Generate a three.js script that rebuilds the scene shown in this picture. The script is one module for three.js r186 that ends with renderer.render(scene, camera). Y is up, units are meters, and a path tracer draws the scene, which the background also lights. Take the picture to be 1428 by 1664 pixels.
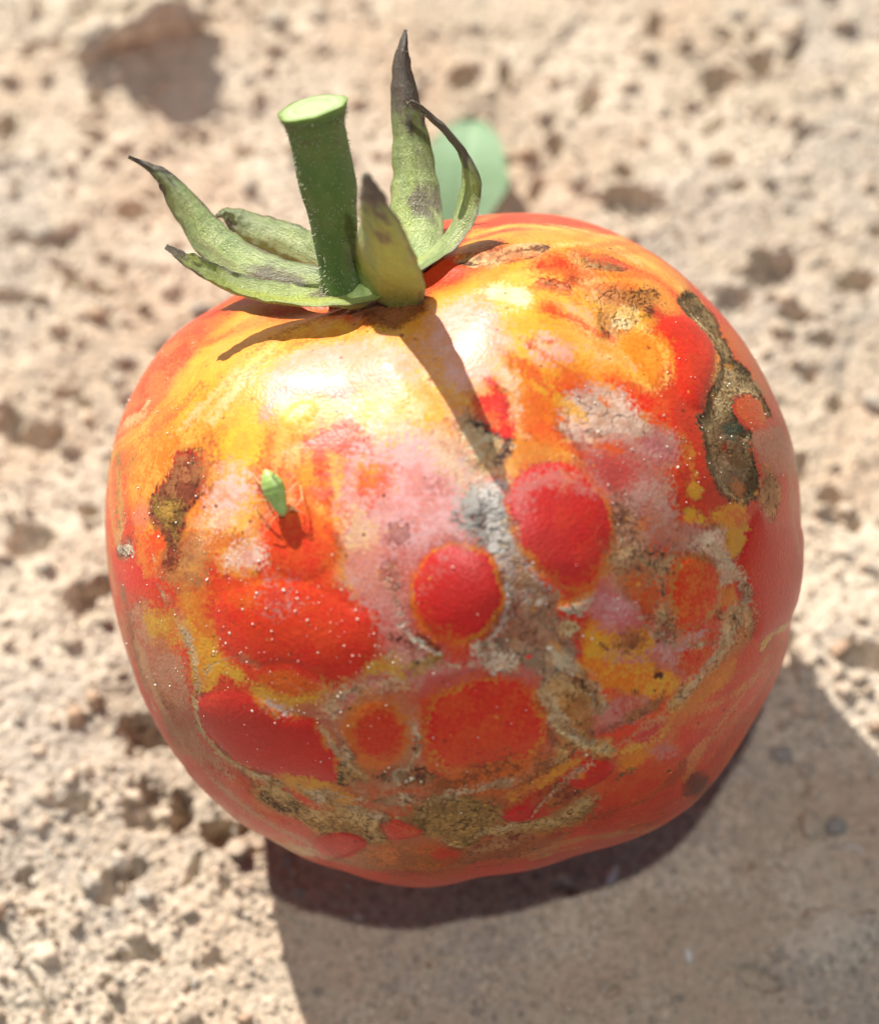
import * as THREE from 'three';
import { mergeGeometries, mergeVertices } from 'three/addons/utils/BufferGeometryUtils.js';
import { RoundedBoxGeometry } from 'three/addons/geometries/RoundedBoxGeometry.js';

// ---------------------------------------------------------------- camera, sky, sun, flash, exposure
const W = 1428, H = 1664, FOV = 20, PITCH = THREE.MathUtils.degToRad(65);
const R = 0.033, PX = R / 552;                       // fruit radius; metres per photo pixel at the fruit
const F = (H / 2) / Math.tan(THREE.MathUtils.degToRad(FOV / 2));
const sp = Math.sin(PITCH), cp = Math.cos(PITCH);
const CX = new THREE.Vector3(1, 0, 0), CY = new THREE.Vector3(0, cp, -sp), CZ = new THREE.Vector3(0, sp, cp);
const CENTRE = new THREE.Vector3(0, 0.895 * R, 0);   // middle of the fruit
const scene = new THREE.Scene();
const camera = new THREE.PerspectiveCamera(FOV, W / H, 0.01, 20);
const DIST = R / Math.sin(Math.atan(552 / F));
const toC = new THREE.Vector3((737 - W / 2) / F, -(893 - H / 2) / F, -1).normalize().multiplyScalar(DIST);   // fruit centre in the camera's frame
camera.position.copy(CENTRE).addScaledVector(CX, -toC.x).addScaledVector(CY, -toC.y).addScaledVector(CZ, -toC.z);
camera.up.set(0, 1, 0);
camera.lookAt(camera.position.clone().sub(CZ));
camera.focus = -toC.z - 300 * PX;
camera.userData.fStop = 16;
const CAM = camera.position.clone(), ZC = -toC.z;

const SUN_AZ = THREE.MathUtils.degToRad(-29.3), SUN_EL = THREE.MathUtils.degToRad(36);
const SUN = new THREE.Vector3(Math.cos(SUN_EL) * Math.sin(SUN_AZ), Math.sin(SUN_EL), -Math.cos(SUN_EL) * Math.cos(SUN_AZ));
const sun = new THREE.DirectionalLight(new THREE.Color().setRGB(1, 0.95, 0.87), 4.15);
sun.position.copy(SUN).multiplyScalar(1.5); sun.target.position.set(0, 0, 0);
sun.castShadow = true; sun.shadow.radius = 1; sun.shadow.mapSize.set(4096, 4096);
Object.assign(sun.shadow.camera, { left: -0.15, right: 0.15, top: 0.15, bottom: -0.15, near: 0.5, far: 3 });
scene.add(sun, sun.target);

{ // clear daytime sky, paler towards the horizon
  const w = 128, h = 64, a = new Float32Array(w * h * 4);
  for (let j = 0; j < h; j++) {
    const el = (j + 0.5) / h * Math.PI - Math.PI / 2, t = Math.pow(Math.max(0, Math.sin(el)), 0.5);
    for (let i = 0; i < w; i++) {
      const k = (j * w + i) * 4, s = 0.09;
      a[k] = s * (1.0 * (1 - t) + 0.62 * t); a[k + 1] = s * (1.0 * (1 - t) + 0.80 * t); a[k + 2] = s * (0.98 * (1 - t) + 1.12 * t); a[k + 3] = 1;
    }
  }
  const sky = new THREE.DataTexture(a, w, h, THREE.RGBAFormat, THREE.FloatType);
  sky.mapping = THREE.EquirectangularReflectionMapping; sky.magFilter = sky.minFilter = THREE.LinearFilter; sky.wrapS = THREE.RepeatWrapping; sky.needsUpdate = true;
  scene.background = sky; scene.environment = sky;
}
const FLASH_POWER = 0.056;                           // the camera's small flash throws the second, darker-edged shadow under the fruit
const FLASH_AT = CAM.clone().addScaledVector(CX, 0.72 * R).addScaledVector(CY, 1.72 * R);
const EXPOSURE = 2.0;

// ---------------------------------------------------------------- helpers
function at(px, py, z = 0) {                          // photo pixel + height towards the lens (in fruit pixels, from the fruit's middle) -> point
  const d = ZC - z * PX;
  return CAM.clone().addScaledVector(CX, (px - W / 2) / F * d).addScaledVector(CY, -(py - H / 2) / F * d).addScaledVector(CZ, -d);
}
function onGround(px, py, y = 0) {
  const v = at(px, py).sub(CAM); return CAM.clone().addScaledVector(v, (y - CAM.y) / v.y);
}
function project(p) {
  const v = p.clone().sub(CAM), d = -v.dot(CZ); return [W / 2 + F * v.dot(CX) / d, H / 2 - F * v.dot(CY) / d];
}
let seed = 12345;
const rnd = () => { seed = (seed * 1664525 + 1013904223) >>> 0; return seed / 4294967296; };
const rr = (a, b) => a + (b - a) * rnd();
const clamp = (x, a = 0, b = 1) => Math.min(b, Math.max(a, x));
const sstep = (a, b, x) => { const t = clamp((x - a) / (b - a)); return t * t * (3 - 2 * t); };
const mix = (a, b, t) => a + (b - a) * t;
function h3(x, y, z) { let n = Math.imul(x, 374761393) + Math.imul(y, 668265263) + Math.imul(z, 1442695041) | 0; n = Math.imul(n ^ (n >>> 13), 1274126177); n ^= n >>> 16; return (n >>> 0) / 4294967296; }
function noise(x, y, z = 0) {                         // value noise, -1 .. 1
  const X = Math.floor(x), Y = Math.floor(y), Z = Math.floor(z); let u = x - X, v = y - Y, w = z - Z;
  u = u * u * (3 - 2 * u); v = v * v * (3 - 2 * v); w = w * w * (3 - 2 * w);
  const a = mix(mix(h3(X, Y, Z), h3(X + 1, Y, Z), u), mix(h3(X, Y + 1, Z), h3(X + 1, Y + 1, Z), u), v);
  if (!w) return a * 2 - 1;
  const b = mix(mix(h3(X, Y, Z + 1), h3(X + 1, Y, Z + 1), u), mix(h3(X, Y + 1, Z + 1), h3(X + 1, Y + 1, Z + 1), u), v);
  return mix(a, b, w) * 2 - 1;
}
function fbm(x, y, z = 0, o = 4) { let s = 0, a = 0.5, n = 0; for (let i = 0; i < o; i++) { s += a * noise(x, y, z); n += a; x = x * 2.03 + 17.1; y = y * 2.03 + 5.7; z *= 2.03; a *= 0.5; } return s / n; }
const lin = (hex) => { const c = new THREE.Color(hex); return [c.r, c.g, c.b]; };      // sRGB hex -> linear
function tile(n, wave, oct) {                         // tileable fbm, n x n, about -1 .. 1
  const a = new Float32Array(n * n);
  let amp = 1, tot = 0;
  for (let o = 0; o < oct && wave >= 2; o++, wave /= 2, amp *= 0.62) {
    const m = Math.round(n / wave); tot += amp * amp;
    const g = new Float32Array(m * m); for (let i = 0; i < m * m; i++) g[i] = h3(i, o * 77 + 3, n) * 2 - 1;
    for (let y = 0; y < n; y++) {
      const fy = y / n * m, Y = Math.floor(fy); let v = fy - Y; v = v * v * (3 - 2 * v); const r0 = (Y % m) * m, r1 = ((Y + 1) % m) * m;
      for (let x = 0; x < n; x++) {
        const fx = x / n * m, X = Math.floor(fx); let u = fx - X; u = u * u * (3 - 2 * u); const c0 = X % m, c1 = (X + 1) % m;
        a[y * n + x] += amp * mix(mix(g[r0 + c0], g[r0 + c1], u), mix(g[r1 + c0], g[r1 + c1], u), v);
      }
    }
  }
  const k = 1.6 / Math.sqrt(tot); for (let i = 0; i < a.length; i++) a[i] = clamp(a[i] * k * 0.75, -1, 1);
  return a;
}
function dataTex(bytes, n, m, srgb, repeat) {
  const t = new THREE.DataTexture(bytes, n, m, THREE.RGBAFormat, THREE.UnsignedByteType);
  t.colorSpace = srgb ? THREE.SRGBColorSpace : THREE.NoColorSpace; t.magFilter = THREE.LinearFilter; t.minFilter = THREE.LinearMipmapLinearFilter; t.generateMipmaps = true;
  if (repeat) t.wrapS = t.wrapT = THREE.RepeatWrapping;
  t.needsUpdate = true; return t;
}
const enc = (x) => { x = clamp(x); return 255 * (x <= 0.0031308 ? 12.92 * x : 1.055 * Math.pow(x, 1 / 2.4) - 0.055) + 0.5 | 0; };
function obj(name, geometry, material, parent = scene) {
  const m = new THREE.Mesh(geometry, material); m.name = name; m.castShadow = m.receiveShadow = true; parent.add(m); return m;
}
const used = {};
const numbered = (n) => { used[n] = (used[n] ?? -1) + 1; return used[n] ? n + '_' + String(used[n]).padStart(3, '0') : n; };
function thing(name, label, category, pos, group) {
  const g = new THREE.Group(); g.name = numbered(name); g.userData = { label, category }; if (group) g.userData.group = group;
  if (pos) g.position.copy(pos); scene.add(g); return g;
}
const N512 = 512, TA = tile(N512, 64, 5), TB = tile(N512, 3.2, 1), TC = tile(N512, 170, 5), TS = tile(N512, 56, 2), TG = tile(N512, 26, 3);

// ---------------------------------------------------------------- ground: pale crusted sandy soil with pits, crumbs and a crack
const pits = [];                                       // x, z, rx, rz, turn, depth
function pit(px, py, rx, ry, mm, turn = 0) { const p = onGround(px, py); pits.push([p.x, p.z, rx * PX * 1.08, ry * PX * 1.15, turn, mm * 0.0007]); }
[[1040, 335, 55, 26, 3.6, .3], [1250, 447, 44, 38, 4], [1195, 485, 30, 28, 2.8], [1395, 463, 30, 17, 3.2], [1290, 518, 26, 15, 3.4], [1165, 135, 30, 30, 3.2], [1232, 108, 27, 24, 4], [1292, 88, 18, 30, 3.4, .4],
 [750, 133, 22, 32, 3.4], [815, 128, 13, 27, 2.8], [1067, 45, 15, 32, 2.8], [1015, 275, 15, 17, 3.4], [900, 237, 15, 22, 3.2], [872, 312, 16, 28, 3, .5], [958, 165, 17, 34, 2.8, .4], [1190, 305, 22, 11, 2.6], [1170, 265, 16, 14, 2.6],
 [240, 1195, 44, 38, 4.2], [293, 1322, 24, 34, 4.2], [355, 1355, 24, 20, 5], [233, 1318, 24, 34, 3, .4], [190, 1432, 18, 38, 3.2, .4], [224, 1414, 18, 14, 3], [50, 1430, 15, 14, 3], [310, 1418, 10, 22, 2.4, .4], [122, 1312, 22, 16, 2.8], [238, 1548, 20, 13, 2.6],
 [180, 1600, 14, 13, 3.4], [20, 690, 25, 28, 3.2], [62, 712, 36, 22, 3], [135, 975, 50, 26, 3.2], [55, 880, 34, 24, 2.8], [30, 480, 40, 12, 2.4], [130, 450, 60, 12, 2.4, .6], [1408, 1065, 40, 24, 3.4], [1268, 1055, 18, 36, 3.4],
 [1300, 768, 12, 20, 2.8], [1347, 812, 15, 24, 2.8, .3], [1375, 855, 22, 12, 2.6], [1350, 660, 18, 16, 2.4], [405, 250, 26, 15, 2.6], [310, 225, 30, 18, 2.4], [215, 345, 20, 14, 2.6], [60, 80, 40, 20, 2.4], [10, 210, 18, 22, 3.2], [250, 22, 50, 20, 3], [165, 15, 40, 16, 2.5], [160, 160, 14, 24, 2.6],
 [990, 1610, 20, 9, 1.4], [1240, 1590, 50, 14, 1.6, .2], [290, 1050, 10, 14, 2], [395, 1350, 12, 10, 2.4], [150, 830, 20, 14, 2.2], [1330, 560, 22, 12, 2.2], [1180, 60, 20, 12, 2.2], [660, 250, 18, 20, 3]]
  .forEach((a) => pit(...a));
for (let i = 0; i < 70; i++) {
  const px = rr(-80, 1500), py = rr(-120, 1760), k = Math.pow(rnd(), 2.2);
  const calm = px > 480 && py > 1400 + (px > 1250 ? -200 : 0);
  if (calm && rnd() < 0.86) continue;
  pit(px, py, rr(4, 8) + 10 * k, rr(6, 14) + 18 * k, (calm ? 0.4 : 0.8) + 2.2 * k * rnd() + 0.7, rr(0, 3));
}
const PCELL = 0.006, pgrid = new Map();
for (const p of pits) { const r = Math.max(p[2], p[3]) * 1.6; for (let i = Math.floor((p[0] - r) / PCELL); i <= Math.floor((p[0] + r) / PCELL); i++) for (let j = Math.floor((p[1] - r) / PCELL); j <= Math.floor((p[1] + r) / PCELL); j++) { const k = i * 4096 + j; if (!pgrid.has(k)) pgrid.set(k, []); pgrid.get(k).push(p); } }
const crackLine = [[-60, 1400], [0, 1497], [18, 1530], [34, 1565], [55, 1600], [75, 1640], [100, 1700], [140, 1800]].map(([x, y]) => { const p = onGround(x, y); return [p.x, p.z]; });
function crackSide(x, z) {                              // signed distance to the crack, negative on the corner side
  let best = 1e9, side = 1;
  for (let i = 0; i < crackLine.length - 1; i++) {
    const [ax, az] = crackLine[i], [bx, bz] = crackLine[i + 1], dx = bx - ax, dz = bz - az, t = clamp(((x - ax) * dx + (z - az) * dz) / (dx * dx + dz * dz)), ex = x - ax - t * dx, ez = z - az - t * dz, d = Math.hypot(ex, ez);
    if (d < best) { best = d; side = dx * ez - dz * ex > 0 ? -1 : 1; }
  }
  return best * side;
}
const shadeSpot = onGround(1000, 1600);
function groundH(x0, z0) {
  const x = x0 + 0.0007 * noise(x0 * 380 + 3, z0 * 380, 0.3) + 0.0003 * noise(x0 * 1100, z0 * 1100 + 9, 0.3), z = z0 + 0.0007 * noise(x0 * 380 + 53, z0 * 380 + 7, 0.6) + 0.0003 * noise(x0 * 1100 + 21, z0 * 1100, 0.6);
  const calm = sstep(0.03, 0.012, Math.hypot((x - shadeSpot.x) * 0.75, (z - shadeSpot.z) * 0.9));     // trodden smoother patch in front of the fruit
  const e = Math.max(Math.abs(x), Math.abs(z));
  let h = 0.0013 * fbm(x * 45, z * 45, 3.3, 3) + 0.00045 * (1 - 0.6 * calm) * fbm(x * 170 + 9, z * 230, 7.1, 3);
  h += (1 - 0.5 * calm) * (0.0002 * fbm(x * 620, z * 700 + 40, 1.7, 3) + 0.0002 * Math.abs(noise(x * 760 + 7, z * 760, 0.5)) + 0.00021 * Math.abs(noise(x * 1500 + 7, z * 1500, 0.5)) + 0.00018 * Math.abs(noise(x * 2900, z * 2900, 0.25)));
  h += 0.00007 * noise(x * 4200, z * 4200, 0.5);
  const ledge = fbm(x * 95 + 31, z * 95 + 3, 5.2, 3); h += 0.00035 * (1 - 0.6 * calm) * sstep(0.02, 0.16, ledge);   // broken crust
  if (e < 0.12) {
    const list = pgrid.get(Math.floor(x / PCELL) * 4096 + Math.floor(z / PCELL));
    if (list) for (const [cx, cz, rx, rz, t, d] of list) {
      const c = Math.cos(t), s = Math.sin(t), u = (x - cx) * c + (z - cz) * s, v = -(x - cx) * s + (z - cz) * c;
      const q = Math.hypot(u / rx, v / rz) + 0.6 * noise(x * 430 + cx * 9000, z * 430, 0.5) + 0.3 * noise(x * 1500, z * 1500 + cx * 3000, 0.5);
      if (q < 1.25) h -= d * (q < 0.5 ? 1 : sstep(1.25, 0.45, q));
    }
    const s = crackSide(x, z) + 0.0003 * noise(x * 900, z * 900, 0.5);
    if (s < 0.004) h -= s < 0 ? 0.0011 * sstep(0, -0.0002, s) * sstep(-0.02, -0.002, s) : 0;
    if (Math.abs(s) < 0.0004) h -= 0.0012 * (1 - Math.abs(s) / 0.0004);
    h -= 0.0016 * sstep(0.016, 0.004, Math.hypot(x, z));  // the fruit's seat
  }
  return h;
}
{
  const line = (lo, hi, n, far) => { const a = []; for (let i = 9; i > 0; i--) a.push(lo - 0.002 * Math.pow(far / 0.002, i / 9)); for (let i = 0; i <= n; i++) a.push(lo + (hi - lo) * i / n); for (let i = 1; i < 10; i++) a.push(hi + 0.002 * Math.pow(far / 0.002, i / 9)); return a; };
  const xs = line(-0.062, 0.060, 720, 1.5), zs = line(-0.084, 0.058, 800, 1.5), nx = xs.length, nz = zs.length;
  const pos = new Float32Array(nx * nz * 3), uv = new Float32Array(nx * nz * 2), idx = new Uint32Array((nx - 1) * (nz - 1) * 6);
  for (let j = 0, k = 0; j < nz; j++) for (let i = 0; i < nx; i++, k++) {
    pos[k * 3] = xs[i]; pos[k * 3 + 1] = groundH(xs[i], zs[j]); pos[k * 3 + 2] = zs[j]; uv[k * 2] = xs[i] / 0.124; uv[k * 2 + 1] = zs[j] / 0.124;
  }
  for (let j = 0, q = 0; j < nz - 1; j++) for (let i = 0; i < nx - 1; i++) { const a = j * nx + i; idx.set([a, a + nx, a + 1, a + 1, a + nx, a + nx + 1], q); q += 6; }
  const g = new THREE.BufferGeometry(); g.setAttribute('position', new THREE.BufferAttribute(pos, 3)); g.setAttribute('uv', new THREE.BufferAttribute(uv, 2)); g.setIndex(new THREE.BufferAttribute(idx, 1)); g.computeVertexNormals();
  const n = 2048, c = new Uint8Array(n * n * 4), b = new Uint8Array(n * n * 4);
  const T1 = tile(n, 256, 6), T2 = tile(n, 8, 3), base = [0.48, 0.392, 0.29], pale = [0.57, 0.482, 0.37], grey = [0.4, 0.345, 0.285], rust = [0.47, 0.335, 0.23];
  for (let i = 0; i < n * n; i++) {
    const x = i % n, y = i / n | 0, t1 = T1[i], t2 = T2[i], t3 = T1[((y + 700) % n) * n + (x + 311) % n], t4 = T2[((y + 500) % n) * n + (x + 811) % n];
    const p = sstep(0.0, 0.8, t1 + 0.5 * t2), gr = 0.8 * sstep(0.25, 0.9, t3 + 0.5 * t4), ru = 0.6 * sstep(0.2, 0.9, -t3 + 0.4 * t2), k = 1 + 0.12 * t2;
    const speck = t4 > 0.86 ? 0.55 : t4 < -0.9 ? 1.25 : 1;
    for (let q = 0; q < 3; q++) { let v = mix(base[q], pale[q], p); v = mix(v, grey[q], gr); v = mix(v, rust[q], ru); c[i * 4 + q] = enc(v * k * speck); }
    c[i * 4 + 3] = 255;
    const hb = 128 + 70 * t2 + 40 * t1; b[i * 4] = b[i * 4 + 1] = b[i * 4 + 2] = clamp(hb, 0, 255); b[i * 4 + 3] = 255;
  }
  var soilMat = new THREE.MeshStandardMaterial({ map: dataTex(c, n, n, true, true), bumpMap: dataTex(b, n, n, false, true), bumpScale: 0.00016, roughness: 0.95 });
  const ground = obj('ground', g, soilMat); ground.userData = { kind: 'structure', label: 'pale dry crusted sandy soil under the tomato', category: 'ground' };
}
function lump(rough, detail, sx = 1, sy = 1, sz = 1, s0 = 0) {   // an uneven stone or crumb, about 1 across
  const g = mergeVertices(new THREE.IcosahedronGeometry(0.5, detail).deleteAttribute('uv').deleteAttribute('normal')), p = g.attributes.position;
  for (let i = 0; i < p.count; i++) { const x = p.getX(i), y = p.getY(i), z = p.getZ(i), k = 1 + rough * (fbm(x * 3 + s0, y * 3 + s0, z * 3 + 0.37, 3) + 0.35 * noise(x * 11 + s0, y * 11, z * 11 + 0.21)); p.setXYZ(i, x * k * sx, y * k * sy, z * k * sz); }
  const uv = new Float32Array(p.count * 2); for (let i = 0; i < p.count; i++) { uv[i * 2] = p.getX(i) / 0.124 + s0 * 0.137; uv[i * 2 + 1] = (p.getZ(i) + p.getY(i) * 0.6) / 0.124 + s0 * 0.071; }
  g.setAttribute('uv', new THREE.BufferAttribute(uv, 2)); g.computeVertexNormals(); return g;
}
{ // loose crumbs and sand grains nobody could count
  const cmat = new THREE.MeshStandardMaterial({ color: new THREE.Color().setRGB(1, 1, 1), roughness: 0.95 });
  const kinds = [lump(0.5, 1, 1, 0.8, 0.9, 1), lump(0.6, 2, 1, 0.7, 1.2, 5)], counts = [14000, 4600], m4 = new THREE.Matrix4(), q = new THREE.Quaternion(), e = new THREE.Euler(), col = new THREE.Color();
  kinds.forEach((g, k) => {
    const im = new THREE.InstancedMesh(g, cmat, counts[k]); im.name = k ? 'soil_crumbs' : 'sand_grains'; im.castShadow = im.receiveShadow = true;
    for (let i = 0; i < counts[k]; i++) {
      const p = onGround(rr(-60, 1490), rr(-80, 1740)), calm = sstep(0.034, 0.018, Math.hypot((p.x - shadeSpot.x) * 0.75, (p.z - shadeSpot.z) * 0.9));
      const s = (k ? rr(0.35, 0.7) + 1.8 * Math.pow(rnd(), 9) : rr(0.12, 0.32)) * 0.001 * (1 - 0.5 * calm * (k ? 1 : 0));
      q.setFromEuler(e.set(rr(0, 6), rr(0, 6), rr(0, 6)));
      m4.compose(new THREE.Vector3(p.x, groundH(p.x, p.z) + s * (k ? 0.12 : 0.2), p.z), q, new THREE.Vector3(s, s, s)); im.setMatrixAt(i, m4);
      const v = rr(0.8, 1.15), t = rnd(); im.setColorAt(i, t < 0.72 ? col.setRGB(0.5 * v, 0.4 * v, 0.3 * v) : t < 0.86 ? col.setRGB(0.38 * v, 0.33 * v, 0.27 * v) : t < 0.96 ? col.setRGB(0.58 * v, 0.5 * v, 0.4 * v) : col.setRGB(0.4 * v, 0.27 * v, 0.18 * v));
    }
    im.userData = { kind: 'stuff', label: k ? 'small loose crumbs of dry soil scattered on the ground' : 'fine loose sand grains scattered on the ground', category: 'soil' };
    scene.add(im);
  });
}

// ---------------------------------------------------------------- tomato: form
const AX = CZ.clone();                                   // the side of the fruit that the skin chart is centred on
const E1 = CX.clone(), E2 = CY.clone();
const outline = [[770, 350], [850, 345], [920, 351], [1000, 377], [1080, 424], [1150, 489], [1210, 560], [1255, 640], [1284, 712], [1295, 775], [1299, 850], [1301, 905], [1297, 955], [1282, 1000], [1278, 1055], [1262, 1095], [1222, 1170], [1182, 1238], [1135, 1300], [1060, 1350], [1000, 1372],
  [940, 1386], [880, 1408], [830, 1419], [785, 1421], [730, 1437], [690, 1442], [620, 1434], [560, 1414], [500, 1397], [460, 1374], [400, 1340], [340, 1290], [290, 1235], [250, 1175], [220, 1105], [200, 1042], [184, 975], [174, 915], [170, 850], [175, 770], [190, 700], [215, 640], [250, 583],
  [292, 536], [350, 500], [430, 455], [530, 412], [650, 375]].map(([x, y]) => [Math.atan2(893 - y, x - 737), Math.hypot(x - 737, y - 893) / 552]).sort((a, b) => a[0] - b[0]);
const PROF = new Float32Array(720);
for (let i = 0; i < 720; i++) {
  const a = i / 720 * 2 * Math.PI - Math.PI; let k = outline.findIndex((o) => o[0] > a); if (k < 0) k = 0;
  const q = outline[k], p = outline[(k + outline.length - 1) % outline.length]; let d = q[0] - p[0], e = a - p[0]; if (d < 0) d += 2 * Math.PI; if (e < 0) e += 2 * Math.PI;
  PROF[i] = mix(p[1], q[1], e / d);
}
{ const s = PROF.slice(); for (let i = 0; i < 720; i++) { let t = 0; for (let k = -6; k <= 6; k++) t += s[(i + k + 720) % 720]; PROF[i] = t / 13; } }
const chart = (d) => { const k = Math.sqrt(2 / Math.max(1e-4, 1 + d.dot(AX))); return [k * d.dot(E1), k * d.dot(E2)]; };   // equal-area chart of the skin, front at the middle, radius 2
const STEMDIR = new THREE.Vector3().addScaledVector(CX, -0.305).addScaledVector(CY, 0.785).addScaledVector(CZ, 0.54).normalize();
const SU = new THREE.Vector3().crossVectors(STEMDIR, CX).normalize(), SV = new THREE.Vector3().crossVectors(STEMDIR, SU);
const HN = 1024, HBIG = new Float32Array(HN * HN);
function sampleBig(x, y) {
  const u = clamp((x / 4 + 0.5) * HN - 0.5, 0, HN - 1.001), v = clamp((y / 4 + 0.5) * HN - 0.5, 0, HN - 1.001), X = u | 0, Y = v | 0, a = u - X, b = v - Y, k = Y * HN + X;
  return mix(mix(HBIG[k], HBIG[k + 1], a), mix(HBIG[k + HN], HBIG[k + HN + 1], a), b);
}
function radius(d, fine = true) {
  const c = d.dot(AX), x = d.dot(E1), y = d.dot(E2), a = (Math.atan2(y, x) + Math.PI) / (2 * Math.PI) * 720, i = Math.floor(a) % 720, w = 1 - c * c;
  let r = 1 + (mix(PROF[i], PROF[(i + 1) % 720], a - Math.floor(a)) - 1) * w;
  r *= 1 - 0.1 * sstep(0.35, 1, -d.y);
  const s = d.dot(STEMDIR), ang = Math.acos(clamp(s, -1, 1)), t = Math.atan2(d.dot(SV), d.dot(SU));
  r -= 0.075 * Math.exp(-Math.pow(ang / 0.26, 2)) ;
  r += 0.009 * Math.cos(5 * t + 1.1) * Math.exp(-Math.pow((ang - 0.45) / 0.35, 2)) + 0.004 * Math.cos(9 * t + 0.4) * Math.exp(-Math.pow((ang - 0.5) / 0.5, 2));
  r += 0.005 * fbm(d.x * 2.4 + 3, d.y * 2.4, d.z * 2.4 + 8.3, 2);
  if (fine) { const [u, v] = chart(d); r += sampleBig(u, v); }
  return r * R;
}
const skinAt = (d, fine = true) => CENTRE.clone().addScaledVector(d, radius(d, fine));
function pixDir(px, py) {                                // photo pixel -> direction from the fruit's middle
  const v = at(px, py).sub(CAM).normalize(), o = CAM.clone().sub(CENTRE), b = o.dot(v), disc = b * b - o.lengthSq() + R * R;
  const d = o.clone().addScaledVector(v, disc > 0 ? -b - Math.sqrt(disc) : -b).normalize();
  for (let i = 0; i < 9; i++) { const P = skinAt(d, false), q = project(P); d.copy(P).sub(CENTRE).addScaledVector(CX, 0.8 * (px - q[0]) * PX).addScaledVector(CY, -0.8 * (py - q[1]) * PX).normalize(); }
  return d;
}

// ---------------------------------------------------------------- tomato: skin colours, scars and blisters, laid out on the skin chart
const SN = 2048, SKIN = new Float32Array(SN * SN * 3), FINE = new Float32Array(SN * SN), ROUGH = new Float32Array(SN * SN).fill(0.37);
const TX = 4 / SN, K = 1 / 552;                           // chart units per texel, chart units per photo pixel
const ZOOM = { o: [0, 0, 1], A: [150, 480, 2.38], B: [700, 330, 2.303], C: [150, 950, 2.38], D: [700, 830, 2.303], E: [420, 480, 2.975], G: [600, 860, 3.57] };
const chartOf = (z, x, y) => { const [ox, oy, s] = ZOOM[z]; return chart(pixDir(ox + x / s, oy + y / s)); };
const RED = '#bf2c1a', RED2 = '#b02a20', ORANGE = '#c0611c', YELLOW = '#cc8c2c', TAN = '#a9875c', CORK = '#b39e82', BROWN = '#74491f', DARK = '#4a2a1a', FROST = '#b0847c', PINK = '#a8574c', GREY = '#96928a';
function smoothLoop(p, closed) {
  const n = p.length, out = [], m = closed ? n : n - 1;
  for (let i = 0; i < m; i++) {
    const g = (k) => closed ? p[(k + n) % n] : p[clamp(k, 0, n - 1)], a = g(i - 1), b = g(i), c = g(i + 1), d = g(i + 2);
    for (let s = 0; s < 4; s++) { const t = s / 4, t2 = t * t, t3 = t2 * t; out.push([0, 1].map((q) => 0.5 * (2 * b[q] + (c[q] - a[q]) * t + (2 * a[q] - 5 * b[q] + 4 * c[q] - d[q]) * t2 + (3 * b[q] - a[q] - 3 * c[q] + d[q]) * t3))); }
  }
  if (!closed) out.push(p[n - 1]);
  return out;
}
let patchNo = 0;
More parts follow.
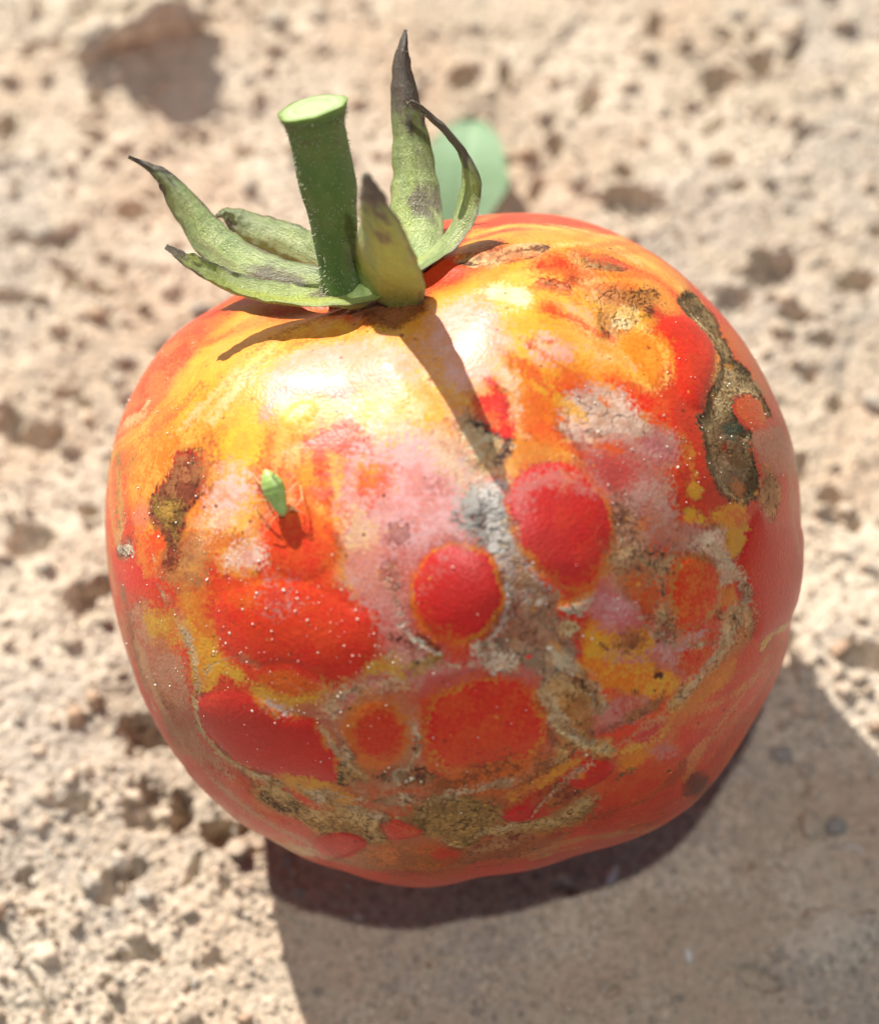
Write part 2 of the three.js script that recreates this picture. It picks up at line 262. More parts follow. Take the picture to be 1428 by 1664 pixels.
// o: c colour, c2 second colour, s edge softness, n edge wander, g stipple, a strength, h dome height (x fruit radius), w dome shoulder, f fibre relief, r roughness, e edge line [colour, width]
function paint(pts, closed, width, o) {
  const P = smoothLoop(pts, closed), n = P.length, segs = closed ? n : n - 1, s0 = o.s ?? 8, s = Math.max(s0 > 4 ? s0 * 1.1 + 1 : s0, 0.75 * (o.g ?? 3)) * K, nz = (o.n ?? 6) * K, gr = (o.g ?? 3) * 0.6 * K, al = o.a ?? 1, wd = width * 0.5 * K, pad = s + nz + gr + wd + (o.e ? o.e[1] * K : 0) + 2 * TX;
  const c1 = lin(o.c ?? '#000'), c2 = o.c2 ? lin(o.c2) : c1.map((v) => v * 0.86), ec = o.e && lin(o.e[0]);
  let x0 = 9, x1 = -9, y0 = 9, y1 = -9; for (const [x, y] of P) { x0 = Math.min(x0, x); x1 = Math.max(x1, x); y0 = Math.min(y0, y); y1 = Math.max(y1, y); }
  const off = (++patchNo * 7919) % 262144, ox = off % 512, oy = off >> 9;
  const dist = (x, y) => {
    let best = 1e9, inside = false;
    for (let i = 0; i < segs; i++) {
      const a = P[i], b = P[(i + 1) % n], dx = b[0] - a[0], dy = b[1] - a[1], t = clamp(((x - a[0]) * dx + (y - a[1]) * dy) / (dx * dx + dy * dy + 1e-12)), ex = x - a[0] - t * dx, ey = y - a[1] - t * dy, q = ex * ex + ey * ey; if (q < best) best = q;
      if (closed && (a[1] > y) !== (b[1] > y) && x < dx * (y - a[1]) / dy + a[0]) inside = !inside;
    }
    best = Math.sqrt(best); return closed ? (inside ? -best : best) : best - wd;
  };
  if (!o.only) for (let j = Math.max(0, ((y0 - pad) / 4 + 0.5) * SN | 0), J = Math.min(SN - 1, ((y1 + pad) / 4 + 0.5) * SN | 0); j <= J; j++) for (let i = Math.max(0, ((x0 - pad) / 4 + 0.5) * SN | 0), I = Math.min(SN - 1, ((x1 + pad) / 4 + 0.5) * SN | 0); i <= I; i++) {
    const x = ((i + 0.5) / SN - 0.5) * 4, y = ((j + 0.5) / SN - 0.5) * 4; let d = dist(x, y); if (d > pad) continue;
    const ki = ((j + oy) & 511) * 512 + ((i + ox) & 511), ta = TA[ki], tb = TB[ki], tc = TA[((j * 3 + oy) & 511) * 512 + ((i * 3 + ox) & 511)];
    d += nz * TS[ki] + gr * (1.0 * tb + 0.3 * tc);
    let w = al * sstep(s, -s, d) * (o.br ? 0.25 + 0.75 * sstep(-0.35, 0.25, TS[((j + oy + 200) & 511) * 512 + ((i + ox + 300) & 511)]) : 1); const k = j * SN + i;
    if (w > 0.002) {
      const crack = o.f ? sstep(0.14, 0.02, Math.abs(TG[ki] + 0.04 * tb)) : 0, m = sstep(-0.5, 0.7, 0.7 * tc + 0.6 * ta + 0.35 * tb), q = (1 + 0.045 * tb) * (1 - 0.5 * crack) * (o.f ? 1 + 0.22 * TG[((j + oy + 100) & 511) * 512 + ((i + ox + 50) & 511)] : 1);
      for (let v = 0; v < 3; v++) SKIN[k * 3 + v] = mix(SKIN[k * 3 + v], mix(c1[v], c2[v], m) * q, w);
      if (o.f) FINE[k] += w * 0.55 * o.f * (0.9 * tc + 0.8 * tb + 0.25 * ta - 2.2 * crack);
      if (o.r) ROUGH[k] = mix(ROUGH[k], o.r, w);
    }
    if (o.e) { const we = al * sstep(o.e[1] * K, 0, Math.abs(d + o.e[1] * K * 0.6)) * clamp(0.75 + 0.7 * ta); for (let v = 0; v < 3; v++) SKIN[k * 3 + v] = mix(SKIN[k * 3 + v], ec[v], we); }
  }
  if (o.h) {
    const sh = (o.w ?? 30) * K;
    for (let j = Math.max(0, ((y0 - pad) / 4 + 0.5) * HN | 0), J = Math.min(HN - 1, ((y1 + pad) / 4 + 0.5) * HN | 0); j <= J; j++) for (let i = Math.max(0, ((x0 - pad) / 4 + 0.5) * HN | 0), I = Math.min(HN - 1, ((x1 + pad) / 4 + 0.5) * HN | 0); i <= I; i++) {
      const d = dist(((i + 0.5) / HN - 0.5) * 4, ((j + 0.5) / HN - 0.5) * 4), t = clamp(-d / sh); if (t > 0) { const e = 1 - t; HBIG[j * HN + i] += o.h * (o.h > 0 && !o.only ? Math.pow(1 - e * e * e, 1) * sstep(0, 0.12, t) : sstep(0, 1, t)); }
    }
  }
}
const pairs = (z, a) => { const out = []; for (let i = 0; i < a.length; i += 2) out.push(chartOf(z, a[i], a[i + 1])); return out; };
const poly = (z, a, o) => paint(pairs(z, a), true, 0, o);
const stroke = (z, a, w, o) => paint(pairs(z, a), false, w / ZOOM[z][2], o);
const ell = (z, cx, cy, rx, ry, rot, o) => { const a = []; for (let i = 0; i < 14; i++) { const t = i / 7 * Math.PI, c = Math.cos(t) * rx, s = Math.sin(t) * ry, q = Math.cos(rot), p = Math.sin(rot); a.push(cx + c * q - s * p, cy + c * p + s * q); } poly(z, a, o); };

{ // ripe ground colour of the whole skin
  const a = lin('#b63a1f'), b = lin('#b8521e'), c = lin('#a83a26');
  for (let j = 0; j < SN; j++) for (let i = 0; i < SN; i++) {
    const k = j * SN + i, t = TC[((j >> 1) & 511) * 512 + ((i >> 1) & 511)], u = TA[(j & 511) * 512 + (i & 511)], v = TB[(j & 511) * 512 + (i & 511)];
    const m = sstep(0, 0.8, t + 0.4 * u), q = sstep(0.1, 0.9, -t + 0.4 * u);
    for (let e = 0; e < 3; e++) SKIN[k * 3 + e] = mix(mix(a[e], b[e], m), c[e], q) * (1 + 0.05 * v);
  }
}
// blotches and scars on the sides the photograph does not show, of the same kinds
for (let i = 0; i < 46; i++) {
  const t = rr(0, 6.28), r = rr(1.5, 1.95), x = r * Math.cos(t), y = r * Math.sin(t), q = rr(0.04, 0.14), p = []; for (let k = 0; k < 8; k++) p.push([x + q * rr(0.7, 1.2) * Math.cos(k * 0.785), y + q * rr(0.7, 1.2) * Math.sin(k * 0.785)]);
  paint(p, true, 0, [{ c: RED, s: 8, h: 0.012, w: 40 }, { c: TAN, c2: BROWN, s: 6, n: 14, g: 6, f: 1, r: 0.7 }, { c: ORANGE, s: 20, n: 20 }, { c: FROST, s: 24, n: 20, g: 8 }][i % 4]);
}
// --- large zones
poly('o', [340, 530, 450, 500, 600, 515, 720, 465, 860, 400, 1000, 430, 1075, 560, 1010, 640, 850, 770, 760, 770, 640, 770, 500, 690, 450, 740, 340, 790, 260, 760, 225, 790, 250, 640], { c: '#c77f26', c2: '#c98436', s: 30, n: 34, g: 12 });
poly('o', [760, 390, 860, 372, 980, 400, 1090, 470, 1180, 590, 1150, 620, 1060, 500, 950, 440, 850, 420, 770, 420], { c: '#c87f2e', c2: '#c8823a', s: 16, n: 16, g: 10, a: 0.9 });
poly('o', [560, 700, 640, 630, 720, 630, 760, 720, 822, 790, 832, 880, 790, 900, 700, 890, 650, 930, 640, 1010, 560, 960, 520, 890, 540, 820, 510, 780], { c: '#b98d86', c2: '#b4756c', s: 36, n: 30, g: 18, r: 0.42 });
poly('o', [600, 900, 660, 890, 680, 1000, 740, 1060, 880, 1060, 900, 1120, 700, 1120, 560, 1130, 520, 1110, 600, 1080, 630, 1020], { c: '#a9584f', c2: '#b07266', s: 24, n: 20, g: 14, r: 0.45 });
poly('o', [420, 1180, 560, 1130, 680, 1120, 690, 1250, 640, 1290, 560, 1290, 540, 1240], { c: '#a5583c', c2: '#a06a48', s: 20, n: 20, g: 14, a: 0.9 });
poly('o', [560, 1240, 700, 1250, 900, 1230, 960, 1210, 1000, 1240, 960, 1340, 800, 1400, 640, 1400, 520, 1370, 540, 1290], { c: '#9c5730', c2: '#8a4a26', s: 24, n: 24, g: 18, a: 0.85, r: 0.5 });
// --- upper left
poly('A', [60, 1000, 75, 700, 150, 460, 260, 300, 380, 160, 480, 100, 420, 220, 300, 380, 200, 560, 150, 800, 120, 1000], { c: '#bb4426', c2: '#bf5a30', s: 16, n: 12 });
poly('A', [180, 520, 300, 440, 480, 640, 470, 800, 420, 900, 300, 1000, 230, 1000, 170, 800], { c: '#c2651f', c2: '#c87f2e', s: 26, n: 20, g: 12 });
poly('A', [330, 370, 400, 260, 480, 230, 500, 300, 470, 400, 420, 470, 350, 480], { c: YELLOW, c2: '#c77f26', s: 18, n: 18, g: 10 });
stroke('A', [440, 190, 600, 110, 800, 60, 960, 30], 40, { c: '#b8672a', c2: '#8a4420', s: 12, n: 12, g: 10, a: .8 });
poly('A', [520, 330, 620, 220, 760, 130, 940, 90, 1060, 150, 1040, 200, 880, 180, 720, 260, 600, 360], { c: '#cd9438', c2: '#c87f2e', s: 16, n: 16, g: 12 });
poly('A', [470, 620, 500, 500, 560, 440, 640, 430, 655, 520, 620, 640, 540, 670], { c: '#cf9630', c2: '#cc8430', s: 12, n: 12, g: 8 });
poly('A', [670, 330, 800, 240, 950, 210, 1100, 260, 1080, 380, 900, 380, 760, 400], { c: '#c69a92', c2: '#c08474', s: 20, n: 10, g: 12 });
poly('A', [650, 470, 720, 385, 820, 350, 950, 360, 860, 400, 740, 435, 690, 505], { c: '#b5655c', s: 12, n: 6, g: 8 });
poly('A', [640, 720, 680, 620, 820, 560, 980, 510, 1050, 560, 1000, 680, 860, 740, 720, 760], { c: '#c0432a', c2: '#c4572c', s: 22, n: 14, g: 10, h: 0.004, w: 60 });
ell('A', 800, 460, 80, 46, -0.6, { c: '#cf9f50', c2: '#d8bc74', s: 10, n: 6, g: 8, h: 0.006, w: 20 });
for (const a of [[870, 730, 910, 650, 960, 630, 1010, 650], [900, 740, 1000, 720, 1060, 690], [1040, 700, 1120, 680, 1090, 740], [850, 700, 900, 720, 960, 700]]) stroke('A', a, 14, { c: '#c87f2e', s: 4, n: 8, g: 10, a: .85 });
poly('A', [480, 740, 600, 735, 660, 850, 640, 950, 600, 1050, 520, 1050, 480, 960, 370, 900, 400, 850], { c: '#bf8a58', c2: '#b9886e', s: 18, n: 20, g: 18, r: 0.5 });
ell('A', 430, 965, 42, 55, 0, { c: '#c48a3c', s: 12, n: 10, g: 12, a: .8 });
ell('A', 560, 870, 40, 30, 0.4, { c: '#cf9f50', s: 12, n: 10, g: 12, a: .8 });
poly('A', [560, 900, 600, 960, 500, 1000, 400, 1090, 330, 1080, 350, 960, 460, 930], { c: '#8e5630', c2: '#a57046', s: 12, n: 20, g: 16, a: .85, r: 0.55 });
poly('A', [310, 620, 400, 595, 445, 650, 440, 740, 380, 815, 330, 840, 250, 860, 228, 800, 290, 720], { c: '#5d2a1e', c2: '#7b3b24', s: 4, n: 10, g: 8, f: .5, r: 0.5 });
poly('A', [245, 800, 330, 760, 385, 800, 350, 880, 330, 980, 300, 960, 240, 860], { c: '#80592a', c2: '#684020', s: 5, n: 10, g: 10, f: .6, r: 0.6 });
stroke('A', [455, 560, 470, 640, 440, 720], 34, { c: '#8a3a22', s: 6, n: 10, g: 10, a: .7 });
stroke('A', [290, 900, 315, 1000, 300, 1090], 56, { c: '#6e3c22', c2: '#96603a', s: 8, n: 14, g: 14, a: .8, r: 0.55 });
stroke('A', [175, 640, 130, 720, 118, 840], 32, { c: '#6d5628', c2: '#a06a2c', s: 8, n: 10, g: 12, a: .85 });
stroke('A', [72, 860, 80, 1010], 28, { c: '#7b5634', s: 6, n: 8, g: 10, a: .75 });
stroke('A', [140, 850, 120, 950, 130, 1010], 30, { c: '#b88a58', c2: '#8a5a38', s: 6, n: 8, g: 10, a: .8 });
poly('A', [100, 1040, 180, 1015, 265, 1060, 250, 1130, 160, 1120, 110, 1100], { c: '#bb3022', s: 8, n: 6, g: 6 });
ell('A', 810, 940, 160, 165, 0, { c: '#c65c1f', c2: '#c44c22', s: 22, n: 12, g: 10, h: 0.006, w: 50 });
ell('A', 800, 980, 95, 150, 0, { c: '#bf3a24', s: 24, n: 8, g: 6 });
ell('A', 1190, 915, 44, 40, 0, { c: '#a8685c', c2: '#9a5a4c', s: 5, n: 5, g: 6, a: .8, e: ['#7e4238', 5] });
ell('A', 1300, 720, 45, 30, 0.3, { c: '#ad6054', s: 8, n: 8, g: 8, a: .6 });
// --- upper middle
poly('E', [560, 150, 700, 140, 830, 330, 900, 480, 960, 600, 880, 660, 790, 640, 640, 470, 640, 330], { c: '#cf9a3a', c2: '#c98436', s: 20, n: 14, g: 14 });
poly('E', [480, 520, 640, 470, 760, 640, 820, 780, 640, 800, 500, 700], { c: '#c6a08c', c2: '#c49468', s: 24, n: 20, g: 20 });
poly('E', [900, 120, 1060, 100, 1150, 220, 1120, 360, 1000, 430, 930, 360, 880, 240], { c: '#c89a94', c2: '#c58878', s: 20, n: 10, g: 12 });
ell('E', 640, 300, 40, 20, 0.6, { c: '#a8602c', s: 4, n: 8, g: 8, a: .7 });
for (const [x, y, q] of [[850, 300, 12], [900, 600, 14], [720, 260, 6], [690, 180, 8], [760, 200, 5], [965, 395, 6]]) ell('E', x, y, q, q, 0, { c: '#7a2f20', s: 3, n: 4, g: 4, a: .9 });
poly('E', [520, 120, 620, 60, 800, 20, 840, 60, 760, 110, 620, 140], { c: '#7e4a24', c2: '#5a3018', s: 12, n: 14, g: 14, a: .9, r: 0.6 });
poly('E', [850, 640, 930, 590, 1010, 640, 960, 740, 880, 700], { c: '#9a6a48', c2: '#b0805a', s: 8, n: 12, g: 14, r: 0.6 });
// --- upper right
stroke('B', [120, 70, 330, 45, 560, 100, 800, 220, 1000, 380], 46, { c: '#bd4a2a', c2: '#c06236', s: 10, n: 8, g: 6 });
stroke('B', [150, 110, 330, 85, 560, 150, 760, 240, 900, 340], 50, { c: '#c87f2e', c2: '#cd9a48', s: 12, n: 12, g: 10 });
stroke('B', [420, 90, 600, 150, 820, 205, 960, 300], 14, { c: '#d2aa6a', s: 6, n: 8, g: 8, a: .8 });
stroke('B', [470, 170, 600, 180, 760, 250], 16, { c: '#cfa866', s: 6, n: 8, g: 8, a: .7 });
poly('B', [80, 195, 200, 190, 330, 160, 430, 168, 410, 200, 320, 215, 220, 232, 120, 240], { c: '#b08e62', c2: '#8a6440', s: 4, n: 6, g: 8, f: 1, r: 0.7, h: -0.006, w: 12 });
stroke('B', [110, 222, 250, 232, 380, 205, 432, 175], 12, { c: '#4a2f1e', s: 4, n: 6, g: 5 });
stroke('B', [280, 190, 360, 172, 430, 172], 10, { c: '#5e4028', s: 4, n: 6, g: 5 });
poly('B', [120, 160, 240, 130, 270, 170, 200, 190, 110, 195], { c: '#7e4228', c2: '#9a5a34', s: 8, n: 8, g: 8 });
poly('B', [350, 250, 440, 200, 530, 225, 545, 290, 480, 262, 400, 275], { c: '#c13f1f', s: 9, n: 8, g: 6 });
poly('B', [250, 300, 380, 260, 520, 330, 620, 470, 700, 560, 620, 620, 480, 480, 360, 400, 280, 360], { c: '#cc9240', c2: '#c8823a', s: 20, n: 16, g: 14 });
poly('B', [380, 300, 430, 283, 520, 310, 510, 345, 430, 347, 385, 330], { c: '#b87048', c2: '#94502e', s: 4, n: 7, g: 7, e: ['#70261c', 5], f: .6 });
ell('B', 275, 385, 125, 85, 0.15, { c: '#cf8f38', s: 20, n: 12, g: 10 });
ell('B', 275, 383, 88, 50, 0.15, { c: '#d4b490', c2: '#cfa67a', s: 12, n: 8, g: 14 });
ell('B', 430, 430, 45, 42, 0, { c: '#c24a20', s: 14, n: 8, g: 8 });
ell('B', 440, 572, 145, 98, 0.2, { c: '#cc8c2c', c2: '#c87f2e', s: 22, n: 14, g: 12 });
ell('B', 440, 562, 78, 56, 0.25, { c: '#c7907e', c2: '#bf8a58', s: 8, n: 12, g: 18 });
stroke('B', [365, 560, 380, 530, 420, 545, 450, 540], 10, { c: '#a0402c', s: 3, n: 8, g: 8, a: .8 });
poly('B', [480, 380, 560, 360, 640, 480, 660, 540, 600, 560, 520, 480], { c: '#c6906c', c2: '#c49458', s: 14, n: 16, g: 18 });
poly('B', [540, 205, 600, 225, 640, 300, 700, 320, 820, 335, 865, 380, 795, 420, 805, 470, 740, 505, 680, 545, 640, 515, 615, 440, 560, 350, 520, 290], { c: '#b48452', c2: '#a0683a', s: 8, n: 16, g: 18, f: 1.2, r: 0.65, h: -0.004, w: 20 });
poly('B', [700, 335, 830, 340, 860, 390, 790, 405, 720, 385], { c: '#6e4420', c2: '#8a5a2a', s: 6, n: 12, g: 14, f: 1 });
poly('B', [615, 400, 690, 375, 665, 450, 695, 500, 640, 515, 608, 440], { c: '#6b4a2c', c2: '#7d5a30', s: 6, n: 12, g: 12, f: 1 });
ell('B', 735, 435, 48, 40, 0.4, { c: '#bfa274', c2: '#a8895a', s: 6, n: 12, g: 12, f: 1.5 });
stroke('B', [640, 505, 685, 535, 740, 500, 770, 440, 815, 410], 16, { c: '#56261a', s: 4, n: 9, g: 7 });
poly('B', [565, 212, 620, 203, 722, 248, 728, 270, 660, 266, 590, 242], { c: '#7c5434', c2: '#9a7a50', s: 3, n: 5, g: 5, f: 1, e: ['#4e2e1a', 4] });
ell('B', 525, 285, 30, 36, 0, { c: '#7c2f1e', s: 6, n: 10, g: 10, a: .85 });
stroke('B', [560, 195, 740, 260, 860, 330, 930, 400], 56, { c: '#bf4020', c2: '#c05224', s: 12, n: 8, g: 6 });
poly('B', [845, 470, 900, 420, 960, 440, 1035, 520, 1060, 600, 1035, 700, 1010, 780, 940, 745, 905, 640, 880, 560], { c: '#bd2f1c', s: 9, n: 6, g: 4, h: 0.008, w: 50 });
ell('B', 790, 585, 100, 85, 0, { c: '#ca741f', c2: '#c98128', s: 16, n: 12, g: 12 });
stroke('B', [790, 470, 860, 540, 885, 630, 850, 705, 780, 660, 700, 570, 560, 560], 30, { c: '#cd9a40', c2: '#d0a05c', s: 10, n: 12, g: 14 });
poly('B', [630, 640, 700, 630, 800, 700, 890, 740, 910, 800, 945, 860, 880, 900, 800, 820, 720, 740, 650, 700], { c: '#bd3420', c2: '#c04a24', s: 12, n: 8, g: 6 });
poly('B', [340, 700, 520, 640, 640, 700, 560, 760, 520, 900, 420, 940, 330, 900, 310, 780], { c: '#c4621f', c2: '#c25022', s: 20, n: 14, g: 12 });
poly('B', [148, 720, 190, 660, 240, 660, 280, 760, 318, 840, 260, 860, 190, 800], { c: '#b92c20', s: 9, n: 6, g: 6 });
ell('B', 228, 775, 40, 52, -0.3, { c: '#c0601f', s: 10, n: 8, g: 16, a: .8 });
poly('B', [250, 650, 310, 655, 345, 760, 310, 810, 280, 750], { c: '#c6a284', c2: '#bf8a58', s: 9, n: 8, g: 12 });
poly('B', [128, 800, 190, 800, 285, 880, 288, 935, 240, 965, 200, 1010, 165, 930, 118, 860], { c: '#b39c7c', c2: '#9a7c58', s: 5, n: 8, g: 12, f: 1.4, r: 0.7 });
stroke('B', [185, 815, 245, 858, 288, 890, 276, 945], 16, { c: '#352620', s: 4, n: 7, g: 5 });
stroke('B', [235, 960, 215, 1000], 14, { c: '#6a4a34', s: 5, n: 7, g: 6 });
stroke('B', [280, 980, 360, 945, 480, 935, 570, 980], 30, { c: '#c8823a', s: 9, n: 9, g: 10 });
// frosted patch in the middle of the right half
poly('B', [505, 760, 530, 712, 620, 700, 720, 740, 800, 820, 895, 890, 905, 960, 865, 1000, 905, 1080, 955, 1170, 1040, 1220, 1100, 1240, 1100, 1300, 990, 1325, 860, 1290, 760, 1325, 690, 1320, 700, 1200, 640, 1140, 600, 1000, 560, 920, 520, 880], { c: '#a97a6c', c2: '#a05e50', s: 10, n: 14, g: 20, r: 0.5 });
poly('B', [520, 722, 640, 712, 725, 752, 800, 840, 880, 900, 820, 900, 740, 850, 640, 885, 540, 900, 505, 860], { c: '#b69886', c2: '#a8826c', s: 8, n: 12, g: 18, r: 0.55, f: .5 });
poly('B', [560, 960, 680, 935, 770, 985, 710, 1085, 640, 1065], { c: '#a8423a', s: 18, n: 12, g: 14 });
ell('B', 660, 915, 46, 26, 0.3, { c: '#ba4c26', s: 10, n: 8, g: 10 });
ell('B', 860, 920, 60, 34, 0.5, { c: '#a04a50', s: 14, n: 8, g: 14, a: .7 });
stroke('B', [518, 775, 512, 830, 498, 885], 18, { c: '#5c2a20', s: 5, n: 6, g: 5 });
ell('B', 508, 888, 16, 10, 0, { c: '#c0904c', s: 3, n: 3, g: 3 });
ell('B', 770, 1210, 40, 36, 0, { c: '#ba6024', s: 10, n: 8, g: 12 });
for (const [x, y, q] of [[985, 1080, 16], [970, 1165, 18], [975, 940, 12], [990, 1020, 10]]) ell('B', x, y, q, q * 1.3, 0, { c: '#c87f2e', s: 5, n: 6, g: 8 });
stroke('B', [940, 860, 970, 960, 985, 1080, 975, 1200], 18, { c: '#bd6a26', s: 6, n: 8, g: 10, a: .7 });
poly('B', [1010, 1200, 1060, 1150, 1120, 1120, 1170, 1140, 1175, 1220, 1150, 1313, 1110, 1290, 1090, 1230], { c: '#bf7a28', c2: '#b85a24', s: 8, n: 8, g: 8 });
// --- centre blisters
poly('o', [820, 800, 850, 763, 900, 746, 950, 763, 987, 810, 1003, 870, 987, 932, 946, 968, 905, 952, 858, 917, 829, 870], { c: '#b3501f', c2: '#b8702a', s: 3, n: 5, g: 7, h: 0.009, w: 80 });
poly('o', [832, 806, 856, 772, 900, 758, 944, 774, 972, 815, 984, 868, 966, 916, 938, 938, 905, 930, 866, 900, 842, 866], { c: '#b22c26', c2: '#ac2c28', s: 12, n: 6, g: 8 });
poly('o', [826, 812, 850, 768, 900, 750, 950, 768, 975, 800, 930, 800, 880, 790, 845, 820], { c: '#b06a62', c2: '#aa4a42', s: 14, n: 8, g: 12, a: .8 });
ell('G', 515, 368, 282, 298, 0.1, { c: '#b75a1f', c2: '#bb7a2c', s: 3, n: 5, g: 8, h: 0.011, w: 80 });
ell('G', 520, 360, 240, 262, 0.1, { c: '#b42a24', c2: '#b02c26', s: 14, n: 7, g: 9 });
poly('G', [220, 300, 260, 180, 380, 90, 500, 60, 420, 130, 320, 240, 270, 340], { c: '#b0706a', c2: '#a85048', s: 12, n: 8, g: 12, a: .8 });
stroke('G', [620, 90, 720, 180, 775, 300, 785, 400], 14, { c: '#c07a28', s: 4, n: 5, g: 5, a: .9 });
poly('o', [686, 1160, 716, 1112, 780, 1093, 842, 1100, 884, 1140, 896, 1192, 872, 1234, 820, 1254, 760, 1268, 708, 1254, 682, 1204], { c: '#b4581e', c2: '#a8481e', s: 6, n: 8, g: 12, h: 0.011, w: 80 });
poly('o', [706, 1164, 734, 1126, 784, 1112, 836, 1122, 864, 1158, 862, 1200, 832, 1226, 770, 1240, 720, 1226, 702, 1196], { c: '#b3301f', c2: '#b03a20', s: 18, n: 10, g: 12 });
poly('o', [690, 1120, 760, 1085, 850, 1090, 880, 1120, 800, 1108, 730, 1122], { c: '#a84a40', s: 10, n: 8, g: 12, a: .7 });
// grey-brown corky ribbon between the blisters
poly('G', [640, -160, 720, -180, 790, -90, 830, 0, 835, 80, 905, 222, 965, 312, 1110, 368, 1112, 402, 1085, 452, 1240, 590, 1192, 640, 1232, 720, 1172, 800, 1200, 880, 1100, 1010, 1000, 950, 1000, 850, 900, 765, 800, 832, 700, 842, 600, 705, 650, 642, 742, 582, 802, 440, 782, 270, 742, 160, 660, 70, 600, 0], { c: '#8c6c54', c2: '#7c5a44', s: 5, n: 8, g: 12, f: 1, r: 0.62, h: -0.006, w: 20 });
poly('G', [600, -150, 720, -170, 800, -90, 830, 0, 838, 80, 905, 222, 965, 312, 870, 362, 800, 300, 762, 180, 680, 70, 600, -20], { c: '#a09a90', c2: '#86847c', s: 8, n: 10, g: 14, f: .8, r: 0.5 });
poly('E', [900, 720, 980, 690, 1060, 800, 1140, 950, 1200, 1000, 1210, 1100, 1080, 1000, 980, 860], { c: '#a89a90', c2: '#9c8074', s: 12, n: 14, g: 16, f: .7, r: 0.45 });
poly('G', [770, 380, 800, 300, 860, 350, 830, 480, 760, 590, 700, 640, 740, 560, 790, 460], { c: '#a89a88', c2: '#8e7e6c', s: 6, n: 8, g: 10, f: 1.2 });
poly('G', [860, 362, 1000, 332, 1110, 402, 1060, 560, 1200, 640, 1050, 700, 900, 660, 800, 620, 830, 480], { c: '#7d5038', c2: '#8c5c44', s: 10, n: 12, g: 12, f: 1 });
for (const [x, y, a, b, t] of [[775, 112, 34, 20, .3], [850, 250, 26, 18, .5], [915, 335, 26, 14, -.4], [735, 690, 14, 30, 0], [1040, 520, 20, 12, 0], [700, 20, 16, 12, 0]]) ell('G', x, y, a, b, t, { c: '#45463e', c2: '#5c584a', s: 5, n: 8, g: 8, a: .9 });
poly('G', [1045, 860, 1090, 760, 1150, 710, 1170, 770, 1120, 830], { c: '#3e4238', c2: '#525244', s: 4, n: 8, g: 6 });
poly('G', [1190, 900, 1210, 800, 1250, 850, 1290, 940, 1210, 930], { c: '#5a3620', s: 6, n: 8, g: 8 });
poly('G', [1090, 462, 1180, 432, 1280, 385, 1304, 420, 1250, 480, 1190, 502], { c: '#bfae98', c2: '#a48e76', s: 4, n: 6, g: 8, f: 2, h: 0.006, w: 10 });
poly('G', [588, 690, 650, 648, 722, 660, 745, 720, 835, 742, 852, 792, 745, 845, 700, 824], { c: '#b8a48c', c2: '#a07e64', s: 6, n: 8, g: 10, f: 1.6 });
ell('G', 1165, 570, 62, 54, 0, { c: '#8e6a46', c2: '#a07c54', s: 4, n: 5, g: 6, e: ['#b0946a', 4], f: 1 });
ell('G', 1050, 690, 16, 10, 0, { c: '#cfc4b4', s: 2, n: 2, g: 2 }); ell('G', 995, 425, 12, 22, .3, { c: '#cfc4b4', s: 2, n: 2, g: 2 });
ell('G', 930, 738, 16, 9, -.2, { c: '#b83a30', s: 2, n: 2, g: 2 });
poly('G', [965, 960, 1080, 880, 1200, 920, 1345, 960, 1372, 1040, 1300, 1130, 1290, 1200, 1400, 1255, 1428, 1290, 1380, 1314, 1250, 1272, 1180, 1282, 1150, 1362, 1080, 1385, 1055, 1260, 1065, 1130, 1010, 1020], { c: '#ac8656', c2: '#94683c', s: 5, n: 9, g: 12, f: 2, r: 0.68 });
poly('G', [1140, 965, 1330, 965, 1368, 1040, 1290, 1145, 1200, 1175, 1130, 1090], { c: '#8e5c30', c2: '#a06e40', s: 6, n: 10, g: 12, f: 2 });
stroke('G', [1080, 1110, 1140, 1180, 1240, 1250, 1390, 1285], 34, { c: '#c2a678', c2: '#a88858', s: 5, n: 8, g: 10, f: 2 });
stroke('G', [1150, 1345, 1195, 1270, 1280, 1240], 12, { c: '#5c3820', s: 3, n: 6, g: 5, a: .8 });
stroke('G', [980, 985, 1030, 1050, 1045, 1150, 1060, 1230], 22, { c: '#70381c', s: 5, n: 8, g: 8, a: .85 });
stroke('G', [110, 230, 135, 330, 175, 490, 225, 600, 380, 715], 44, { c: '#b59a88', c2: '#8e6450', s: 6, n: 10, g: 12, f: 1.8, r: 0.6 });
stroke('G', [115, 200, 130, 260], 36, { c: '#8a3a30', s: 6, n: 8, g: 8, a: .8 });
stroke('G', [120, 610, 210, 660, 255, 720], 52, { c: '#5e2c1e', c2: '#7c4428', s: 6, n: 12, g: 12, f: 1 });
stroke('G', [230, 790, 300, 790, 400, 740], 56, { c: '#a87630', c2: '#8a6028', s: 6, n: 10, g: 10, f: 1 });
ell('G', 282, 765, 32, 28, 0, { c: '#583616', s: 5, n: 8, g: 8 });
stroke('G', [250, 630, 330, 660, 385, 710], 16, { c: '#c0b09a', s: 3, n: 6, g: 6, f: 1 });
stroke('G', [290, 600, 350, 650, 400, 700], 10, { c: '#6a2c20', s: 3, n: 5, g: 5 });
